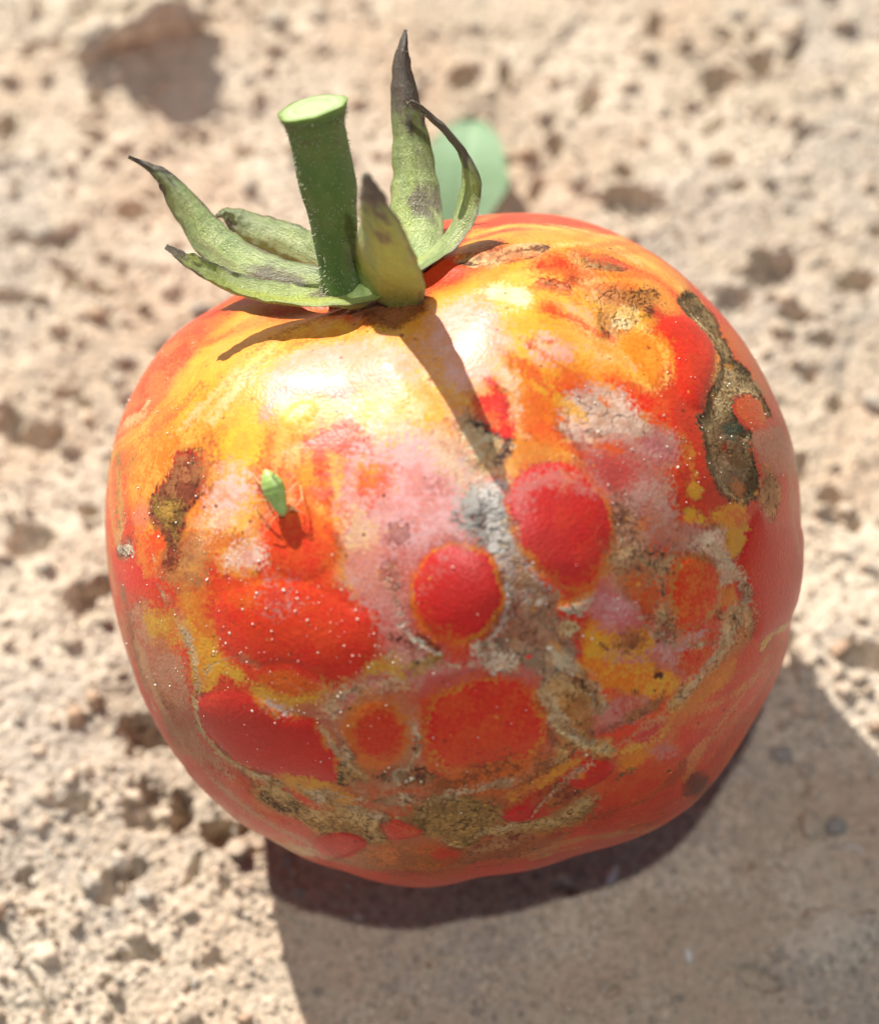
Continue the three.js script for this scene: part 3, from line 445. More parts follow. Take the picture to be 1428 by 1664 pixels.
// --- lower left
poly('C', [130, 100, 200, 40, 245, 180, 330, 260, 385, 380, 405, 560, 500, 655, 570, 730, 480, 700, 380, 650, 330, 610, 270, 480, 190, 330], { c: '#a8765c', c2: '#a4604a', s: 14, n: 16, g: 18, r: 0.5 });
poly('C', [210, 100, 330, 75, 375, 170, 300, 235, 235, 205], { c: '#b5862e', c2: '#b06a28', s: 12, n: 12, g: 14 });
poly('C', [340, 60, 470, 20, 480, 180, 540, 290, 480, 300, 430, 200, 380, 150], { c: '#b4621f', c2: '#b87a2c', s: 14, n: 14, g: 14 });
poly('C', [385, 180, 440, 200, 485, 300, 430, 415, 400, 405, 378, 280], { c: '#bd8728', s: 8, n: 8, g: 8 });
poly('C', [470, 60, 540, 10, 700, -20, 850, 0, 1000, 80, 1085, 100, 1112, 200, 1090, 305, 960, 365, 860, 352, 760, 312, 640, 322, 540, 285, 480, 180], { c: '#b3311f', c2: '#b63e20', s: 20, n: 16, g: 12, h: 0.008, w: 90 });
poly('C', [640, 352, 760, 310, 860, 380, 862, 422, 720, 422], { c: '#b8531e', s: 10, n: 10, g: 10 });
poly('C', [640, 402, 720, 425, 860, 402, 872, 450, 760, 475, 660, 442], { c: '#bb882f', c2: '#b06a28', s: 8, n: 9, g: 10 });
poly('C', [880, 340, 960, 360, 1090, 300, 1150, 290, 1185, 340, 1130, 365, 1040, 380, 930, 430, 880, 420], { c: '#b88438', c2: '#a8633c', s: 12, n: 12, g: 14 });
poly('C', [930, 450, 1060, 380, 1180, 365, 1270, 402, 1200, 432, 1100, 440, 980, 482], { c: '#a9764e', c2: '#a4604c', s: 10, n: 12, g: 16, f: .8 });
stroke('C', [700, 465, 760, 480, 800, 500], 22, { c: '#ad7a6a', c2: '#b49a84', s: 6, n: 8, g: 12, f: 1 });
poly('C', [760, 490, 900, 480, 980, 460, 1010, 520, 990, 620, 940, 560, 880, 540], { c: '#a45648', s: 12, n: 12, g: 14, a: .8 });
poly('C', [398, 462, 420, 430, 520, 408, 640, 430, 740, 492, 882, 542, 962, 700, 930, 758, 830, 742, 700, 736, 600, 712, 500, 632, 430, 542], { c: '#ac2c22', c2: '#a82a22', s: 4, n: 4, g: 4, h: 0.007, w: 60 });
stroke('C', [402, 430, 392, 510, 465, 622, 560, 695, 660, 748, 740, 770], 28, { c: '#ad906e', c2: '#a47450', s: 5, n: 7, g: 9, f: .8, r: 0.55 });
ell('C', 1100, 572, 140, 145, 0, { c: '#b55c1f', c2: '#b06a2a', s: 8, n: 8, g: 12, h: 0.008, w: 60 });
ell('C', 1100, 560, 92, 92, 0, { c: '#af3620', s: 16, n: 8, g: 12 });
poly('C', [740, 738, 820, 750, 960, 790, 1002, 832, 920, 852, 820, 812, 760, 780], { c: '#b8762a', c2: '#ac6830', s: 6, n: 7, g: 8 });
poly('C', [605, 758, 660, 766, 760, 818, 850, 878, 1000, 888, 1090, 918, 1132, 980, 1080, 1002, 980, 962, 880, 962, 800, 902, 700, 862, 615, 802], { c: '#aa8452', c2: '#8e6438', s: 5, n: 9, g: 12, f: 2, r: 0.65 });
poly('C', [655, 808, 740, 836, 785, 880, 700, 856], { c: '#48361f', s: 5, n: 6, g: 6 });
stroke('C', [888, 558, 955, 655, 985, 700], 12, { c: '#b58a60', s: 3, n: 4, g: 6, f: 1 });
poly('C', [965, 700, 1010, 690, 1070, 760, 1040, 780, 980, 770], { c: '#a07440', c2: '#6e4a28', s: 5, n: 6, g: 8, f: 1.4 });
stroke('C', [962, 705, 972, 770], 24, { c: '#3e2a1a', s: 4, n: 7, g: 6 });
poly('C', [1140, 742, 1280, 708, 1335, 750, 1260, 782, 1160, 772], { c: '#5c3220', c2: '#8a5a38', s: 6, n: 12, g: 14, f: 1.2 });
poly('C', [870, 1002, 900, 972, 990, 958, 1055, 990, 1042, 1022, 960, 1062, 890, 1062], { c: '#b02b22', s: 4, n: 4, g: 4, h: 0.005, w: 30 });
poly('C', [360, 700, 480, 690, 600, 760, 642, 860, 762, 912, 765, 965, 640, 955, 500, 885, 400, 775], { c: '#b33c25', c2: '#b4482a', s: 12, n: 8, g: 8, h: 0.006, w: 40 });
poly('C', [1110, 900, 1260, 900, 1285, 960, 1160, 982], { c: '#ae351e', s: 6, n: 8, g: 8, h: 0.006, w: 20 });
poly('C', [980, 1062, 1160, 1012, 1300, 1048, 1440, 1062, 1400, 1122, 1200, 1122, 1050, 1082], { c: '#7c461a', c2: '#a8501e', s: 8, n: 16, g: 20, a: .9 });
stroke('C', [130, 30, 138, 200, 175, 350], 30, { c: '#7a5030', c2: '#a0704c', s: 8, n: 10, g: 12, a: .75 });
stroke('C', [215, 200, 235, 330, 295, 470, 320, 470], 22, { c: '#7e4a34', s: 6, n: 9, g: 12, a: .6 });
stroke('C', [170, 170, 185, 300, 250, 470], 12, { c: '#b8946c', s: 4, n: 6, g: 8, a: .7 });
stroke('C', [330, 640, 450, 820, 640, 960, 800, 1050], 18, { c: '#b0805c', c2: '#a8543a', s: 8, n: 8, g: 10, a: .7 });
// --- lower right
poly('D', [640, 0, 720, -10, 765, 60, 785, 120, 925, 160, 925, 222, 880, 282, 925, 402, 905, 462, 840, 385, 862, 322, 800, 262, 695, 245, 680, 120], { c: '#6e4632', c2: '#a87a5c', s: 8, n: 18, g: 22, a: .9, f: 1, r: 0.55 });
poly('D', [600, 340, 640, 270, 720, 290, 785, 380, 725, 445, 640, 425, 588, 385], { c: '#a9534c', c2: '#a8706a', s: 10, n: 10, g: 14 });
ell('D', 780, 300, 70, 60, 0, { c: '#b2431f', s: 14, n: 10, g: 14 });
ell('D', 992, 290, 98, 138, 0, { c: '#a86a34', c2: '#8a4c2a', s: 6, n: 8, g: 12, h: 0.007, w: 40 });
ell('D', 992, 290, 82, 124, 0, { c: '#b53c1e', c2: '#b4561f', s: 8, n: 7, g: 12 });
poly('D', [1000, 78, 1100, 98, 1125, 180, 1142, 235, 1085, 265, 1062, 180, 960, 142], { c: '#b3967a', c2: '#a8806c', s: 5, n: 9, g: 12, f: 1.6 });
poly('D', [1100, 100, 1170, 40, 1170, 110, 1140, 180], { c: '#b06a28', s: 6, n: 6, g: 8 });
poly('D', [1148, 200, 1200, 20, 1235, -10, 1290, 40, 1368, 60, 1390, 160, 1378, 260, 1345, 380, 1260, 462, 1210, 482, 1160, 342], { c: '#aa291c', c2: '#a82c1e', s: 4, n: 5, g: 4, h: 0.011, w: 70 });
poly('D', [780, 400, 900, 440, 1060, 440, 1064, 520, 1010, 605, 940, 645, 860, 590, 800, 520], { c: '#ac3e24', c2: '#a6584a', s: 12, n: 12, g: 14 });
poly('D', [568, 470, 620, 438, 685, 460, 720, 545, 820, 560, 885, 622, 905, 665, 800, 685, 680, 655, 598, 605], { c: '#bf661f', c2: '#b87c2c', s: 8, n: 10, g: 10 });
poly('D', [690, 540, 800, 470, 850, 560, 760, 580], { c: '#ab5a48', s: 12, n: 10, g: 14, a: .8 });
for (const [x, y, a, b] of [[640, 512, 20, 15], [750, 490, 42, 28], [850, 612, 14, 13], [830, 725, 26, 18], [710, 995, 18, 12], [1080, 390, 12, 20], [390, 955, 5, 5], [335, 785, 10, 10], [440, 1070, 20, 16]]) ell('D', x, y, a, b, 0, { c: '#6a2c18', c2: '#8a4a28', s: 4, n: 6, g: 8, a: .85 });
poly('D', [1085, 440, 1140, 370, 1192, 400, 1192, 470, 1120, 525, 1040, 625, 960, 725, 880, 742, 930, 662, 1040, 582, 1090, 505], { c: '#9c7046', c2: '#a8845c', s: 5, n: 8, g: 10, f: 1.6, r: 0.6 });
poly('D', [640, 762, 720, 700, 820, 700, 770, 782, 640, 825], { c: '#a0503e', c2: '#a4685c', s: 10, n: 10, g: 14 });
stroke('D', [925, 690, 880, 800, 800, 870, 720, 905], 28, { c: '#b98c36', c2: '#b07430', s: 8, n: 8, g: 10 });
stroke('D', [600, 835, 760, 765, 865, 700], 22, { c: '#683822', s: 6, n: 9, g: 8, a: .9 });
stroke('D', [700, 880, 800, 820, 880, 780], 26, { c: '#b07c54', s: 7, n: 8, g: 12, a: .8 });
stroke('D', [760, 940, 960, 770, 1110, 590], 54, { c: '#b86a26', c2: '#b2502a', s: 18, n: 14, g: 12 });
stroke('D', [1230, 510, 1290, 430, 1330, 390], 18, { c: '#b88e48', s: 6, n: 6, g: 8 });
stroke('D', [1010, 740, 1120, 690, 1260, 560], 30, { c: '#b4703a', s: 12, n: 10, g: 12, a: .7 });
poly('D', [900, 800, 1060, 760, 1180, 760, 1120, 860, 960, 900], { c: '#ae3a20', c2: '#b04c28', s: 16, n: 12, g: 10 });
poly('D', [258, 1112, 340, 1080, 480, 1000, 560, 950, 640, 928, 684, 960, 640, 1012, 560, 1052, 480, 1122, 370, 1162, 268, 1152], { c: '#a62a20', c2: '#9a3a20', s: 6, n: 7, g: 8, h: 0.012, w: 26 });
ell('D', 480, 1062, 62, 40, -.3, { c: '#58241a', c2: '#8a4020', s: 8, n: 10, g: 14 });
stroke('D', [280, 1065, 400, 1005, 550, 935], 24, { c: '#b8722a', s: 7, n: 8, g: 10 });
poly('D', [60, 1002, 250, 962, 420, 920, 455, 962, 380, 1005, 250, 1052, 80, 1064, 0, 1052], { c: '#7c4018', c2: '#a8541e', s: 10, n: 16, g: 22, a: .9 });
poly('D', [-100, 1100, 0, 1080, 100, 1068, 180, 1090, 260, 1162, 380, 1172, 540, 1122, 612, 1070, 602, 1112, 540, 1182, 340, 1212, 200, 1222, 130, 1262, 60, 1242, 0, 1202, -90, 1190], { c: '#92683a', c2: '#7a4e28', s: 6, n: 12, g: 14, f: 2, r: 0.66 });
poly('D', [-20, 1090, 140, 1082, 200, 1122, 160, 1182, 0, 1192], { c: '#745a30', c2: '#86683e', s: 6, n: 9, g: 12, f: 1.6 });
stroke('D', [100, 1240, 160, 1210, 300, 1195], 22, { c: '#b08c5c', s: 5, n: 8, g: 10, f: 1.5 });
poly('D', [100, 1282, 260, 1232, 420, 1222, 524, 1200, 500, 1242, 340, 1302, 200, 1332, 110, 1322], { c: '#5e2c18', c2: '#8a4a28', s: 7, n: 14, g: 16, a: .9 });
poly('D', [-40, 1255, 100, 1270, 122, 1312, 40, 1332, -30, 1322], { c: '#b54a1c', s: 8, n: 9, g: 12 });
poly('D', [600, 1000, 700, 960, 860, 920, 900, 960, 800, 1040, 660, 1080], { c: '#b04a1e', c2: '#a8381e', s: 12, n: 12, g: 14 });
ell('D', 985, 1015, 46, 40, 0, { c: '#501f14', s: 14, n: 10, g: 10, a: .85 });
stroke('D', [780, 1170, 820, 1160], 14, { c: '#6a2814', s: 6, n: 6, g: 6, a: .8 });
for (const [a, w, c] of [[[1090, 830, 1200, 700, 1290, 560], 26, '#b86a34'], [[980, 960, 1080, 880, 1180, 770], 30, '#b4582c'], [[900, 1080, 1000, 1060, 1100, 960], 24, '#b06a3a'], [[760, 1100, 860, 1040, 930, 960], 20, '#8a3a20'], [[640, 1120, 760, 1070, 860, 1000], 26, '#b8742e'], [[620, 1190, 760, 1160, 880, 1090], 34, '#a8381f'], [[560, 1230, 700, 1210, 820, 1180], 22, '#b0703c'], [[1130, 620, 1200, 560, 1260, 500], 30, '#ae5236'], [[1080, 720, 1160, 660, 1220, 590], 16, '#bb9448'], [[1180, 660, 1240, 590, 1290, 510], 14, '#a83a22']]) stroke('D', a, w, { c, s: 9, n: 12, g: 14, a: .75 });
stroke('D', [390, 1318, 480, 1290, 570, 1275], 14, { c: '#a8763e', s: 5, n: 6, g: 8, f: 1 });
stroke('D', [170, 1350, 260, 1345], 18, { c: '#3e2416', s: 5, n: 6, g: 6 });
// --- closer tracing, region by region
Object.assign(ZOOM, { H: [170, 680, 4.08], I: [480, 640, 3.758], J: [300, 940, 3.57], L: [900, 860, 3.483], M: [440, 1200, 3.104], N: [840, 1150, 3.245], P: [400, 470, 3.57], Q: [1050, 440, 3.962] });
// streaks running down from the calyx
for (let i = 0; i < 120; i++) {
  const t = i < 70 ? rr(1.75, 2.75) : rr(-0.35, 1.5), r0 = rr(150, 420), len = rr(50, 190), a = [], w = rr(5, 15);
  for (let k = 0; k < 4; k++) { const r = r0 + len * k / 3, u = t + (i < 70 ? -0.0006 : 0.0004) * (r - 150) + 0.02 * noise(i * 3.1, k * 0.7); a.push(575 + r * Math.cos(u), 470 + r * Math.sin(u) * 0.95); }
  stroke('o', a, w, { c: ['#c8792c', '#c8902c', '#c05a24', '#bd4424', '#cd9a48', '#c8a070'][i % 6], s: 6, n: 6, g: 10, a: rr(.35, .75) });
}
// shoulder below the calyx
poly('P', [240, 570, 300, 470, 420, 420, 560, 350, 720, 390, 680, 480, 480, 545, 300, 590], { c: '#c8968c', c2: '#c49a78', s: 12, n: 8, g: 12 });
poly('P', [620, 560, 860, 480, 1000, 560, 1080, 680, 1120, 800, 900, 800, 760, 700], { c: '#ca8a38', c2: '#cba070', s: 14, n: 10, g: 22 });
poly('P', [620, 640, 860, 620, 960, 790, 900, 892, 680, 870], { c: '#c8a08e', c2: '#c69a5c', s: 14, n: 10, g: 24 });
stroke('P', [110, 740, 150, 650, 280, 585, 420, 560, 560, 600], 62, { c: '#b8604e', c2: '#be7c70', s: 8, n: 8, g: 10 });
ell('P', 300, 725, 105, 92, -0.7, { c: '#cd9438', c2: '#d4b070', s: 9, n: 6, g: 14 });
poly('P', [340, 880, 440, 830, 560, 785, 660, 830, 720, 920, 560, 960, 400, 950], { c: '#c0402a', c2: '#c25230', s: 10, n: 8, g: 10 });
poly('P', [1150, 180, 1280, 150, 1400, 200, 1420, 330, 1380, 480, 1260, 580, 1180, 500, 1130, 330], { c: '#c8968e', c2: '#c88a70', s: 12, n: 8, g: 14 });
poly('P', [600, 112, 760, 62, 1030, 0, 1040, 60, 960, 125, 880, 185, 760, 182], { c: '#6c3c22', c2: '#8a5430', s: 6, n: 8, g: 14, r: 0.6 });
stroke('P', [0, 390, 200, 260, 420, 160, 560, 130], 44, { c: '#a8622c', c2: '#8a4a22', s: 6, n: 8, g: 16, a: .85, r: 0.55 });
stroke('P', [0, 520, 90, 430, 220, 350, 400, 290], 40, { c: '#c8792c', c2: '#c06028', s: 8, n: 8, g: 14, a: .8 });
poly('o', [425, 600, 510, 562, 600, 545, 680, 560, 690, 600, 620, 632, 520, 640, 440, 650], { c: '#c59488', c2: '#c2846c', s: 26, n: 12, g: 20, a: .85 });
poly('o', [700, 520, 770, 490, 815, 540, 800, 610, 750, 640, 705, 600], { c: '#c59488', c2: '#c2846c', s: 22, n: 12, g: 20, a: .85 });
// left side
poly('H', [230, 300, 330, 200, 480, 60, 640, 20, 700, 120, 560, 190, 440, 330, 370, 450, 300, 560, 220, 560, 190, 430], { c: '#c46a20', c2: '#c98436', s: 12, n: 8, g: 18 });
poly('H', [720, 150, 850, 60, 1000, 40, 1010, 220, 930, 320, 800, 300, 730, 260], { c: '#cc9530', c2: '#ca8a32', s: 10, n: 8, g: 12 });
poly('H', [720, 300, 900, 320, 960, 480, 900, 700, 860, 880, 700, 900, 640, 700, 720, 500], { c: '#c58a4c', c2: '#c4988a', s: 12, n: 10, g: 26 });
ell('H', 830, 520, 110, 120, 0, { c: '#c79c90', c2: '#c07e5e', s: 12, n: 10, g: 28 });
ell('H', 810, 680, 90, 60, 0, { c: '#ccae8c', c2: '#c48a70', s: 10, n: 8, g: 22 });
stroke('H', [970, 540, 910, 700, 860, 800], 70, { c: '#cd9438', s: 8, n: 8, g: 20, a: .85 });
poly('H', [740, 790, 880, 750, 910, 860, 780, 900, 700, 980, 680, 900], { c: '#b8622c', c2: '#a05028', s: 8, n: 8, g: 18 });
ell('H', 950, 930, 130, 66, -0.2, { c: '#c7a492', c2: '#b88478', s: 10, n: 10, g: 24 });
poly('H', [400, 880, 560, 900, 660, 960, 620, 1080, 500, 1130, 390, 1080], { c: '#92603a', c2: '#b27a40', s: 10, n: 10, g: 26 });
poly('H', [240, 740, 330, 730, 405, 800, 380, 900, 340, 1040, 250, 1060, 215, 900], { c: '#c2491e', c2: '#c26424', s: 8, n: 7, g: 12 });
poly('H', [475, 235, 560, 225, 650, 270, 705, 335, 660, 430, 620, 520, 560, 575, 540, 640, 520, 760, 505, 900, 450, 1010, 390, 970, 430, 900, 400, 800, 350, 720, 305, 640, 330, 520, 390, 430, 440, 330], { c: '#64301f', c2: '#875434', s: 3, n: 5, g: 9, f: .5, r: 0.55, e: ['#9c2418', 4] });
poly('H', [340, 560, 440, 520, 535, 580, 515, 720, 500, 820, 440, 800, 390, 720, 328, 640], { c: '#8a682e', c2: '#664722', s: 5, n: 6, g: 14, f: .5 });
stroke('H', [540, 600, 600, 545, 665, 490], 18, { c: '#542816', s: 3, n: 4, g: 6 });
stroke('H', [690, 140, 705, 230, 680, 330, 700, 420], 44, { c: '#96542c', c2: '#b87a34', s: 6, n: 7, g: 18, a: .8 });
stroke('H', [155, 270, 140, 450, 142, 560, 128, 720], 62, { c: '#77622e', c2: '#a87e40', s: 7, n: 8, g: 18, a: .85 });
stroke('H', [40, 560, 40, 700, 50, 860, 70, 1000], 50, { c: '#8c6440', c2: '#b88a54', s: 6, n: 7, g: 18, a: .75 });
ell('H', 160, 870, 46, 52, 0, { c: '#b3a794', c2: '#8e7e6a', s: 4, n: 6, g: 12, f: 2, h: 0.004, w: 12, r: 0.8 });
poly('H', [85, 985, 230, 955, 255, 1050, 200, 1115, 105, 1085], { c: '#bb2c20', s: 5, n: 5, g: 8 });
ell('H', 260, 640, 46, 80, 0, { c: '#c46a56', s: 10, n: 7, g: 14, a: .7 });
// frosted middle
poly('I', [380, 330, 640, 300, 860, 330, 1000, 560, 980, 860, 800, 920, 640, 1000, 420, 1100, 300, 980, 320, 760, 480, 640, 500, 460], { c: '#bd8b88', c2: '#b6746c', s: 20, n: 14, g: 34 });
poly('I', [330, 720, 440, 690, 480, 820, 400, 900, 320, 900], { c: '#c7a077', s: 12, n: 10, g: 24, a: .85 });
ell('I', 470, 520, 90, 70, 0, { c: '#c7742a', c2: '#c45226', s: 10, n: 9, g: 20 });
stroke('I', [600, 440, 520, 560, 480, 680], 60, { c: '#bd5846', s: 12, n: 8, g: 18, a: .8 });
ell('I', 860, 560, 75, 42, 0.1, { c: '#a8645c', s: 8, n: 7, g: 18, a: .9 });
ell('I', 640, 850, 76, 72, 0, { c: '#96605a', c2: '#a8746e', s: 5, n: 6, g: 14, e: ['#7c4640', 5] });
ell('I', 570, 1090, 42, 60, 0, { c: '#8e4a42', s: 8, n: 8, g: 14, a: .85 });
poly('I', [980, 600, 1100, 500, 1290, 560, 1312, 720, 1300, 860, 1330, 940, 1430, 1080, 1500, 1203, 1300, 1240, 1270, 1100, 1200, 1000, 1110, 900, 1010, 870, 960, 720], { c: '#a39c94', c2: '#8a847c', s: 9, n: 8, g: 20, f: .8, r: 0.45 });
poly('I', [860, 240, 960, 300, 1060, 480, 1000, 560, 880, 420], { c: '#a87c60', c2: '#b69a80', s: 8, n: 8, g: 22 });
poly('I', [1040, 130, 1120, 180, 1292, 270, 1292, 360, 1220, 440, 1180, 500, 1100, 460, 1060, 330], { c: '#bda987', c2: '#a8845a', s: 4, n: 5, g: 14, f: .8, r: 0.7 });
stroke('I', [1080, 165, 1180, 215, 1290, 280, 1285, 350, 1240, 420], 20, { c: '#362b28', s: 4, n: 6, g: 8 });
poly('I', [1070, 90, 1130, 25, 1270, 30, 1302, 130, 1335, 225, 1290, 262, 1180, 190], { c: '#bb2e24', c2: '#c05426', s: 4, n: 5, g: 10 });
poly('I', [-60, 720, 0, 690, 150, 740, 255, 800, 302, 950, 265, 1100, 180, 1210, 0, 1260, -100, 1200, -120, 900], { c: '#c6581f', c2: '#c24822', s: 10, n: 6, g: 8 });
poly('o', [440, 850, 470, 838, 510, 860, 535, 910, 530, 960, 480, 975, 450, 940, 435, 890], { c: '#be3a22', c2: '#bd4622', s: 9, n: 6, g: 8 });
// centre blisters: clean red skin to the very rim, thin orange edge
ell('G', 515, 366, 274, 292, 0.1, { c: '#b32822', c2: '#ae2a24', s: 3, n: 4, g: 5, e: ['#bb7424', 5] });
poly('G', [240, 330, 250, 210, 350, 110, 480, 70, 580, 90, 500, 150, 420, 240, 330, 300], { c: '#b0615c', c2: '#b02f2a', s: 12, n: 6, g: 18, a: .7 });
poly('G', [235, 420, 300, 440, 380, 540, 480, 610, 560, 640, 480, 660, 340, 610, 260, 520], { c: '#bb5a20', c2: '#b53820', s: 8, n: 6, g: 20, a: .8 });
poly('o', [824, 802, 852, 767, 900, 750, 948, 767, 983, 812, 998, 870, 983, 928, 944, 963, 906, 947, 861, 913, 832, 868], { c: '#b22a24', c2: '#ac2c28', s: 3, n: 4, g: 5, e: ['#b4602a', 4] });
poly('o', [828, 812, 852, 772, 900, 756, 948, 772, 970, 800, 930, 806, 880, 796, 848, 826], { c: '#b0665e', c2: '#aa403a', s: 10, n: 6, g: 18, a: .75 });
poly('o', [860, 905, 900, 930, 950, 935, 985, 900, 985, 930, 946, 962, 905, 946], { c: '#b8561f', c2: '#b43a20', s: 6, n: 6, g: 16, a: .8 });
poly('o', [692, 1162, 720, 1120, 782, 1102, 840, 1110, 876, 1146, 884, 1192, 860, 1226, 815, 1244, 760, 1256, 714, 1244, 690, 1202], { c: '#b32e1e', c2: '#b4401f', s: 6, n: 6, g: 12, e: ['#b06a24', 6] });
// lower left
poly('J', [170, 160, 240, 60, 420, 30, 560, 130, 700, 60, 880, 50, 1000, 130, 1125, 200, 1135, 330, 1090, 480, 960, 592, 860, 602, 760, 562, 600, 540, 440, 562, 330, 480, 220, 400, 165, 280], { c: '#b83020', c2: '#b83a20', s: 7, n: 7, g: 12 });
ell('J', 330, 90, 150, 90, 0.1, { c: '#c2581c', c2: '#bf4420', s: 10, n: 8, g: 22, a: .8 });
ell('J', 560, 110, 100, 90, 0, { c: '#b5766e', c2: '#b03c30', s: 10, n: 9, g: 26, a: .8 });
poly('J', [980, 100, 1120, 60, 1190, 160, 1180, 300, 1130, 330, 1100, 200], { c: '#b0746a', c2: '#a85044', s: 10, n: 8, g: 22 });
poly('J', [20, 220, 100, 330, 200, 430, 265, 520, 170, 625, 90, 690, 65, 560, 30, 400], { c: '#be8826', c2: '#b87426', s: 6, n: 6, g: 12 });
stroke('J', [255, 530, 400, 620, 500, 700, 640, 722, 750, 690], 58, { c: '#b98a2c', c2: '#b4702a', s: 6, n: 6, g: 12 });
poly('J', [440, 570, 620, 540, 745, 600, 745, 670, 620, 692, 500, 640], { c: '#b84e1c', s: 5, n: 5, g: 8 });
stroke('J', [1100, 500, 1180, 510, 1240, 560], 70, { c: '#b88a30', c2: '#a86a30', s: 8, n: 8, g: 14 });
poly('J', [770, 730, 900, 690, 960, 640, 1100, 560, 1290, 590, 1200, 645, 1060, 662, 960, 742, 860, 810, 780, 780], { c: '#b08c68', c2: '#a8625a', s: 6, n: 8, g: 20, f: .8, r: 0.55 });
poly('J', [62, 700, 110, 668, 240, 648, 400, 678, 560, 772, 740, 802, 805, 882, 875, 1022, 893, 1130, 840, 1172, 700, 1132, 560, 1120, 440, 1132, 330, 1082, 200, 972, 108, 852], { c: '#b02a20', c2: '#ac2a22', s: 3, n: 3, g: 3 });
stroke('J', [56, 700, 100, 860, 205, 998, 335, 1100, 450, 1150, 540, 1180], 28, { c: '#b7a07a', c2: '#a8845c', s: 4, n: 4, g: 8, r: 0.55 });
stroke('J', [-20, 700, 20, 860, 120, 1010, 270, 1130], 60, { c: '#ab7e60', c2: '#a46450', s: 10, n: 8, g: 20, a: .9 });
stroke('J', [470, 715, 560, 765, 620, 775], 36, { c: '#b49a90', c2: '#b07068', s: 4, n: 6, g: 14 });
poly('J', [940, 880, 980, 800, 1060, 755, 1180, 765, 1255, 850, 1275, 960, 1205, 1075, 1100, 1098, 1000, 1045, 945, 960], { c: '#b65c1e', c2: '#b04a20', s: 6, n: 5, g: 12 });
ell('J', 1130, 895, 130, 135, 0, { c: '#b0331e', c2: '#ae3a20', s: 10, n: 5, g: 12 });
stroke('J', [785, 865, 860, 970, 930, 1070, 1045, 1150], 20, { c: '#b78c66', s: 3, n: 4, g: 6, f: .6 });
poly('J', [885, 1090, 930, 1080, 1040, 1150, 1080, 1200, 1000, 1210, 900, 1180], { c: '#a57c46', c2: '#6e4c2a', s: 4, n: 5, g: 10, f: .8 });
stroke('J', [895, 1095, 905, 1150, 885, 1190], 32, { c: '#3c2818', s: 4, n: 5, g: 8 });
// right
poly('L', [500, 580, 680, 620, 860, 580, 800, 700, 740, 800, 640, 835, 560, 760], { c: '#a85a4c', c2: '#ab7870', s: 8, n: 8, g: 22 });
poly('L', [160, 620, 240, 548, 380, 572, 500, 560, 560, 640, 500, 720, 560, 780, 700, 830, 722, 882, 620, 952, 440, 912, 260, 882, 168, 780], { c: '#c0661c', c2: '#bb8428', s: 4, n: 5, g: 10 });
poly('L', [290, 700, 400, 685, 530, 720, 490, 775, 380, 765], { c: '#b06259', c2: '#b07a50', s: 6, n: 6, g: 16 });
ell('L', 430, 645, 76, 52, -0.4, { c: '#7a4a28', c2: '#986238', s: 4, n: 7, g: 14 });
for (const [x, y, q] of [[275, 665, 26], [592, 825, 22], [460, 920, 16]]) ell('L', x, y, q, q * .8, 0.3, { c: '#642a18', s: 3, n: 4, g: 6 });
poly('L', [225, 400, 300, 295, 380, 330, 485, 450, 485, 535, 380, 585, 280, 565, 215, 490], { c: '#b0605c', c2: '#b27e7a', s: 6, n: 6, g: 18 });
poly('L', [380, 300, 480, 220, 560, 280, 600, 380, 540, 470, 470, 400], { c: '#b4481e', c2: '#a85c30', s: 8, n: 8, g: 22 });
poly('L', [330, 90, 420, 55, 520, 130, 600, 140, 705, 125, 665, 260, 625, 360, 690, 500, 705, 585, 640, 595, 560, 480, 600, 380, 540, 260, 440, 200, 335, 250], { c: '#6a4632', c2: '#a8865e', s: 4, n: 9, g: 24, f: .8, r: 0.6 });
poly('L', [660, 370, 680, 240, 740, 148, 830, 158, 922, 220, 942, 330, 922, 440, 850, 532, 750, 562, 688, 520], { c: '#b5381c', c2: '#b64e1f', s: 3, n: 4, g: 10, e: ['#9c6a34', 5] });
poly('L', [860, 30, 960, 40, 980, 120, 1020, 200, 1030, 280, 960, 290, 930, 200, 850, 120], { c: '#b79e84', c2: '#ad8276', s: 4, n: 6, g: 16, f: 1 });
poly('L', [980, 30, 1090, 0, 1070, 90, 1030, 150, 995, 140], { c: '#bd8228', s: 4, n: 4, g: 8 });
poly('L', [940, 340, 1030, 330, 1045, 410, 960, 440], { c: '#bb6820', s: 5, n: 5, g: 10 });
poly('L', [1045, 180, 1090, 60, 1110, 0, 1350, -30, 1402, 150, 1382, 330, 1332, 450, 1240, 562, 1150, 592, 1105, 480, 1040, 420, 1022, 300], { c: '#ad2a1b', c2: '#aa2c1e', s: 3, n: 3, g: 3 });
poly('L', [1100, 640, 1150, 600, 1170, 680, 1220, 700, 1300, 660, 1240, 830, 1100, 800, 1030, 760], { c: '#b33c22', c2: '#b24a2a', s: 7, n: 6, g: 8 });
stroke('L', [1165, 680, 1215, 605, 1300, 530], 20, { c: '#b9954f', s: 4, n: 4, g: 8 });
poly('L', [720, 725, 850, 580, 912, 568, 902, 680, 822, 822, 740, 832], { c: '#b0341e', c2: '#b24c22', s: 5, n: 5, g: 14 });
poly('L', [955, 470, 1060, 425, 1115, 460, 1105, 580, 1040, 662, 960, 742, 860, 872, 720, 1005, 655, 985, 720, 890, 840, 790, 902, 690, 932, 580], { c: '#a1744c', c2: '#b1906c', s: 4, n: 6, g: 16, f: 1, r: 0.65 });
poly('L', [775, 1000, 840, 890, 960, 768, 1022, 738, 1000, 822, 880, 935], { c: '#bd6a1e', s: 5, n: 5, g: 8 });
poly('L', [285, 960, 400, 935, 525, 980, 440, 1062, 330, 1112, 225, 1135], { c: '#a64840', c2: '#a8665c', s: 6, n: 6, g: 16 });
